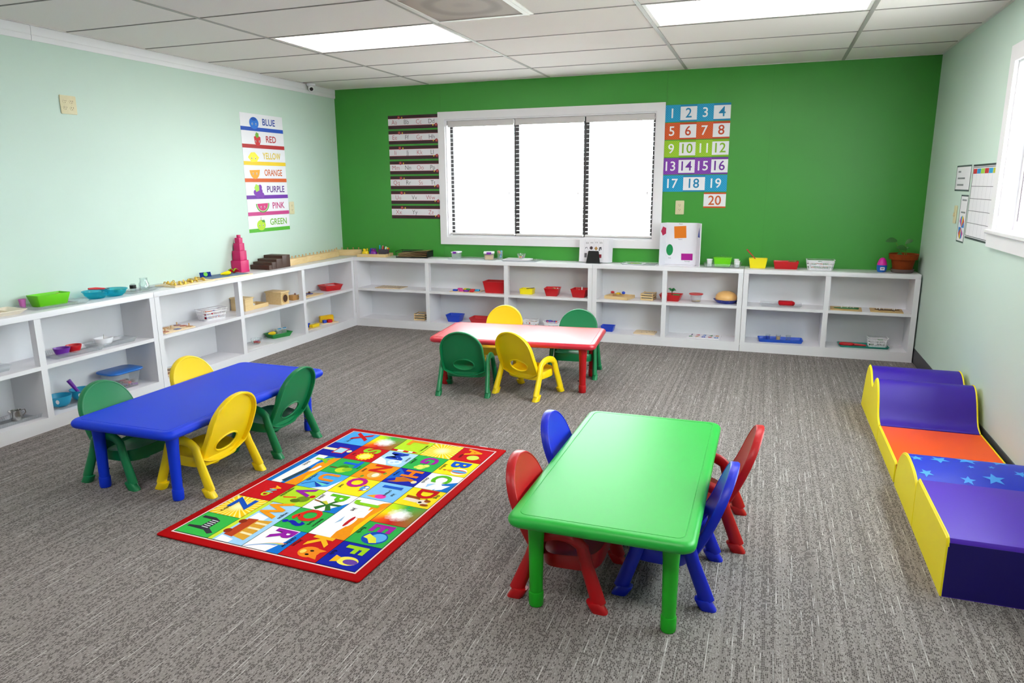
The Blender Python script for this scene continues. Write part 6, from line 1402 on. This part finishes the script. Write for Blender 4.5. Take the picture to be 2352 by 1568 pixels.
drop_bowl('turquoise bowl holding the purple scoop', 0.150, -3.335)
spoon('purple scoop standing in the turquoise bowl', (0.150, -3.340, BZ + 0.030), (0.110, -3.385, BZ + 0.140), I_PUR, 0.011, 0.020)
t = thing('storage_box', 'clear storage box of brown pieces with a blue lid on the bottom row', 'box', (0.145, -3.030, BZ), math.radians(86))
part('box_body', hollow(0.180, 0.130, 0.215, 0.155, 0.112, 0.003, 0.025, 0, None, 5), CLEAR, t)
part('lid', G().prism(rr(0.262, 0.198, 0.055, 6), 0.112, 0.126, 0.006), plastic('lid_blue', '#0f6cc8', 0.3), t, 'blue lid')
c = thing('brown_pieces', 'heap of brown pieces inside the blue-lidded storage box', 'pieces', (0.145, -3.030, BZ + 0.0035), math.radians(86))
bits(34, 0.070, 0.048, 0.0, 0.020, ['brown', 'purple', 'brown', 'black'], 44, c, 'brown_piece')
bits(22, 0.066, 0.044, 0.020, 0.020, ['brown', 'brown', 'black', 'red'], 45, c, 'brown_piece')
t = board('picture_puzzle', 'wooden picture puzzle board beside the yellow chair on the bottom row', 'puzzle', 0.165, -2.600, BZ, 88, 0.240, 0.180, 0.010, BIRCH)
for k in range(10): part('puzzle_piece', G().prism(ray(-0.09 + 0.045 * (k % 5), -0.04 + 0.08 * (k // 5), 0.030, 4 + k % 3, '')[1], 0.010, 0.0125), ink(('#c08a54', '#a86a4c', '#d8b88a', '#8a6a54')[k % 4]), t, smooth=0)
t = thing('marble_tray', 'white marbled sheet under the bowl of red pieces', 'tray', (0.150, -1.690, BZ), math.radians(86))
mm = mat('marble', '#eceaec', 0.3, 0.5, 0.25, 7)
part('sheet', G().rbox(-0.150, -0.095, 0, 0.150, 0.095, 0.004, 0.006, 0.001), mm, t)
t = thing('glass_bowl', 'clear bowl of red and orange pieces on the marbled sheet', 'bowl', (0.140, -1.640, BZ + 0.0045), 0)
part('bowl_body', bowl_g(0.024, 0.050, 0.050, 0.002, 22, 1, 0.6), GLASS, t)
bits(18, 0.022, 0.022, 0.006, 0.010, ['red', 'orange', 'red', 'purple'], 51, t, 'red_piece', 'ball')
t = thing('green_tray', 'green tray of small tubs on the bottom row of the left shelves', 'tray', (0.110, -1.300, BZ), math.radians(72))
part('tray_body', hollow(0.180, 0.110, 0.216, 0.140, 0.040, 0.003, 0.012, 0.003), I_GRN, t)
for k, (x, y, lab) in enumerate(((0.000, 0.0, 'clear tub with blue clip nearer the middle of the green tray'), (0.060, 0.010, 'clear tub with blue clip at the far end of the green tray'))):
    q = thing('small_tub', lab, 'tub', (0.110 + x * math.cos(1.257) - y * math.sin(1.257), -1.300 + x * math.sin(1.257) + y * math.cos(1.257), BZ + 0.004), math.radians(72), 'tubs in the green tray')
    part('tub_body', hollow(0.042, 0.046, 0.046, 0.050, 0.062, 0.002, 0.006), clear('frosted_plastic'), q)
    part('lid', G().rbox(-0.025, -0.027, 0.062, 0.025, 0.027, 0.068, 0.005, 0.002), I_WHITE, q); part('clip', G().rbox(-0.016, -0.030, 0.066, 0.016, -0.012, 0.073, 0.003, 0.002), COLS['cyan'], q, 'blue clip')
solo('yellow_duster', G().ball(0, 0, 0.018, 0.038, 0.024, 0.018), COLS['yellow'], 'yellow rounded toy in the green tray', 'toy', 0.090, -1.362, BZ + 0.022, 72)
t = board('block_puzzle', 'board with yellow blocks just behind the divider on the bottom row', 'puzzle', 0.150, -0.880, BZ, 88, 0.190, 0.130, 0.006, BIRCH)
for k in range(3): part('yellow_block', G().rbox(-0.018, -0.022, 0.006, 0.018, 0.022, 0.034, 0.003, 0.002).move(0.010 + 0.036 * k, -0.020), COLS['yellow'], t)
part('blue_block', G().rbox(-0.02, -0.022, 0.006, 0.02, 0.022, 0.046, 0.003, 0.002).move(0.0, 0.030), COLS['blue'], t)
t = board('stacking_toy', 'board with a yellow bus-shaped block over red and blue pieces', 'toy', 0.150, -0.590, BZ, 62, 0.190, 0.130, 0.008, BIRCH)
prof = [(-0.072, 0.0), (-0.072, 0.058), (-0.066, 0.066), (0.066, 0.066), (0.072, 0.058), (0.072, 0.0)] + [(0.036 + 0.022 * math.cos(a), 0.022 * math.sin(a)) for a in [PI * k / 8 for k in range(0, 9)]] + [(-0.036 + 0.022 * math.cos(a), 0.022 * math.sin(a)) for a in [PI * k / 8 for k in range(0, 9)]]
part('yellow_bus', G().loft([[(x, y_, 0.008 + z_) for x, z_ in prof] for y_ in (-0.004, 0.030)]), plastic('bus_yellow', '#eec010'), t)
part('red_piece', G().lathe([(0.026, 0), (0.028, 0.004), (0.028, 0.026), (0.02, 0.030)], 16, 0.010, -0.034, 0.008), COLS['red'], t)
part('blue_piece', G().rbox(-0.062, -0.050, 0.008, -0.030, -0.018, 0.038, 0.003, 0.002), COLS['blue'], t)
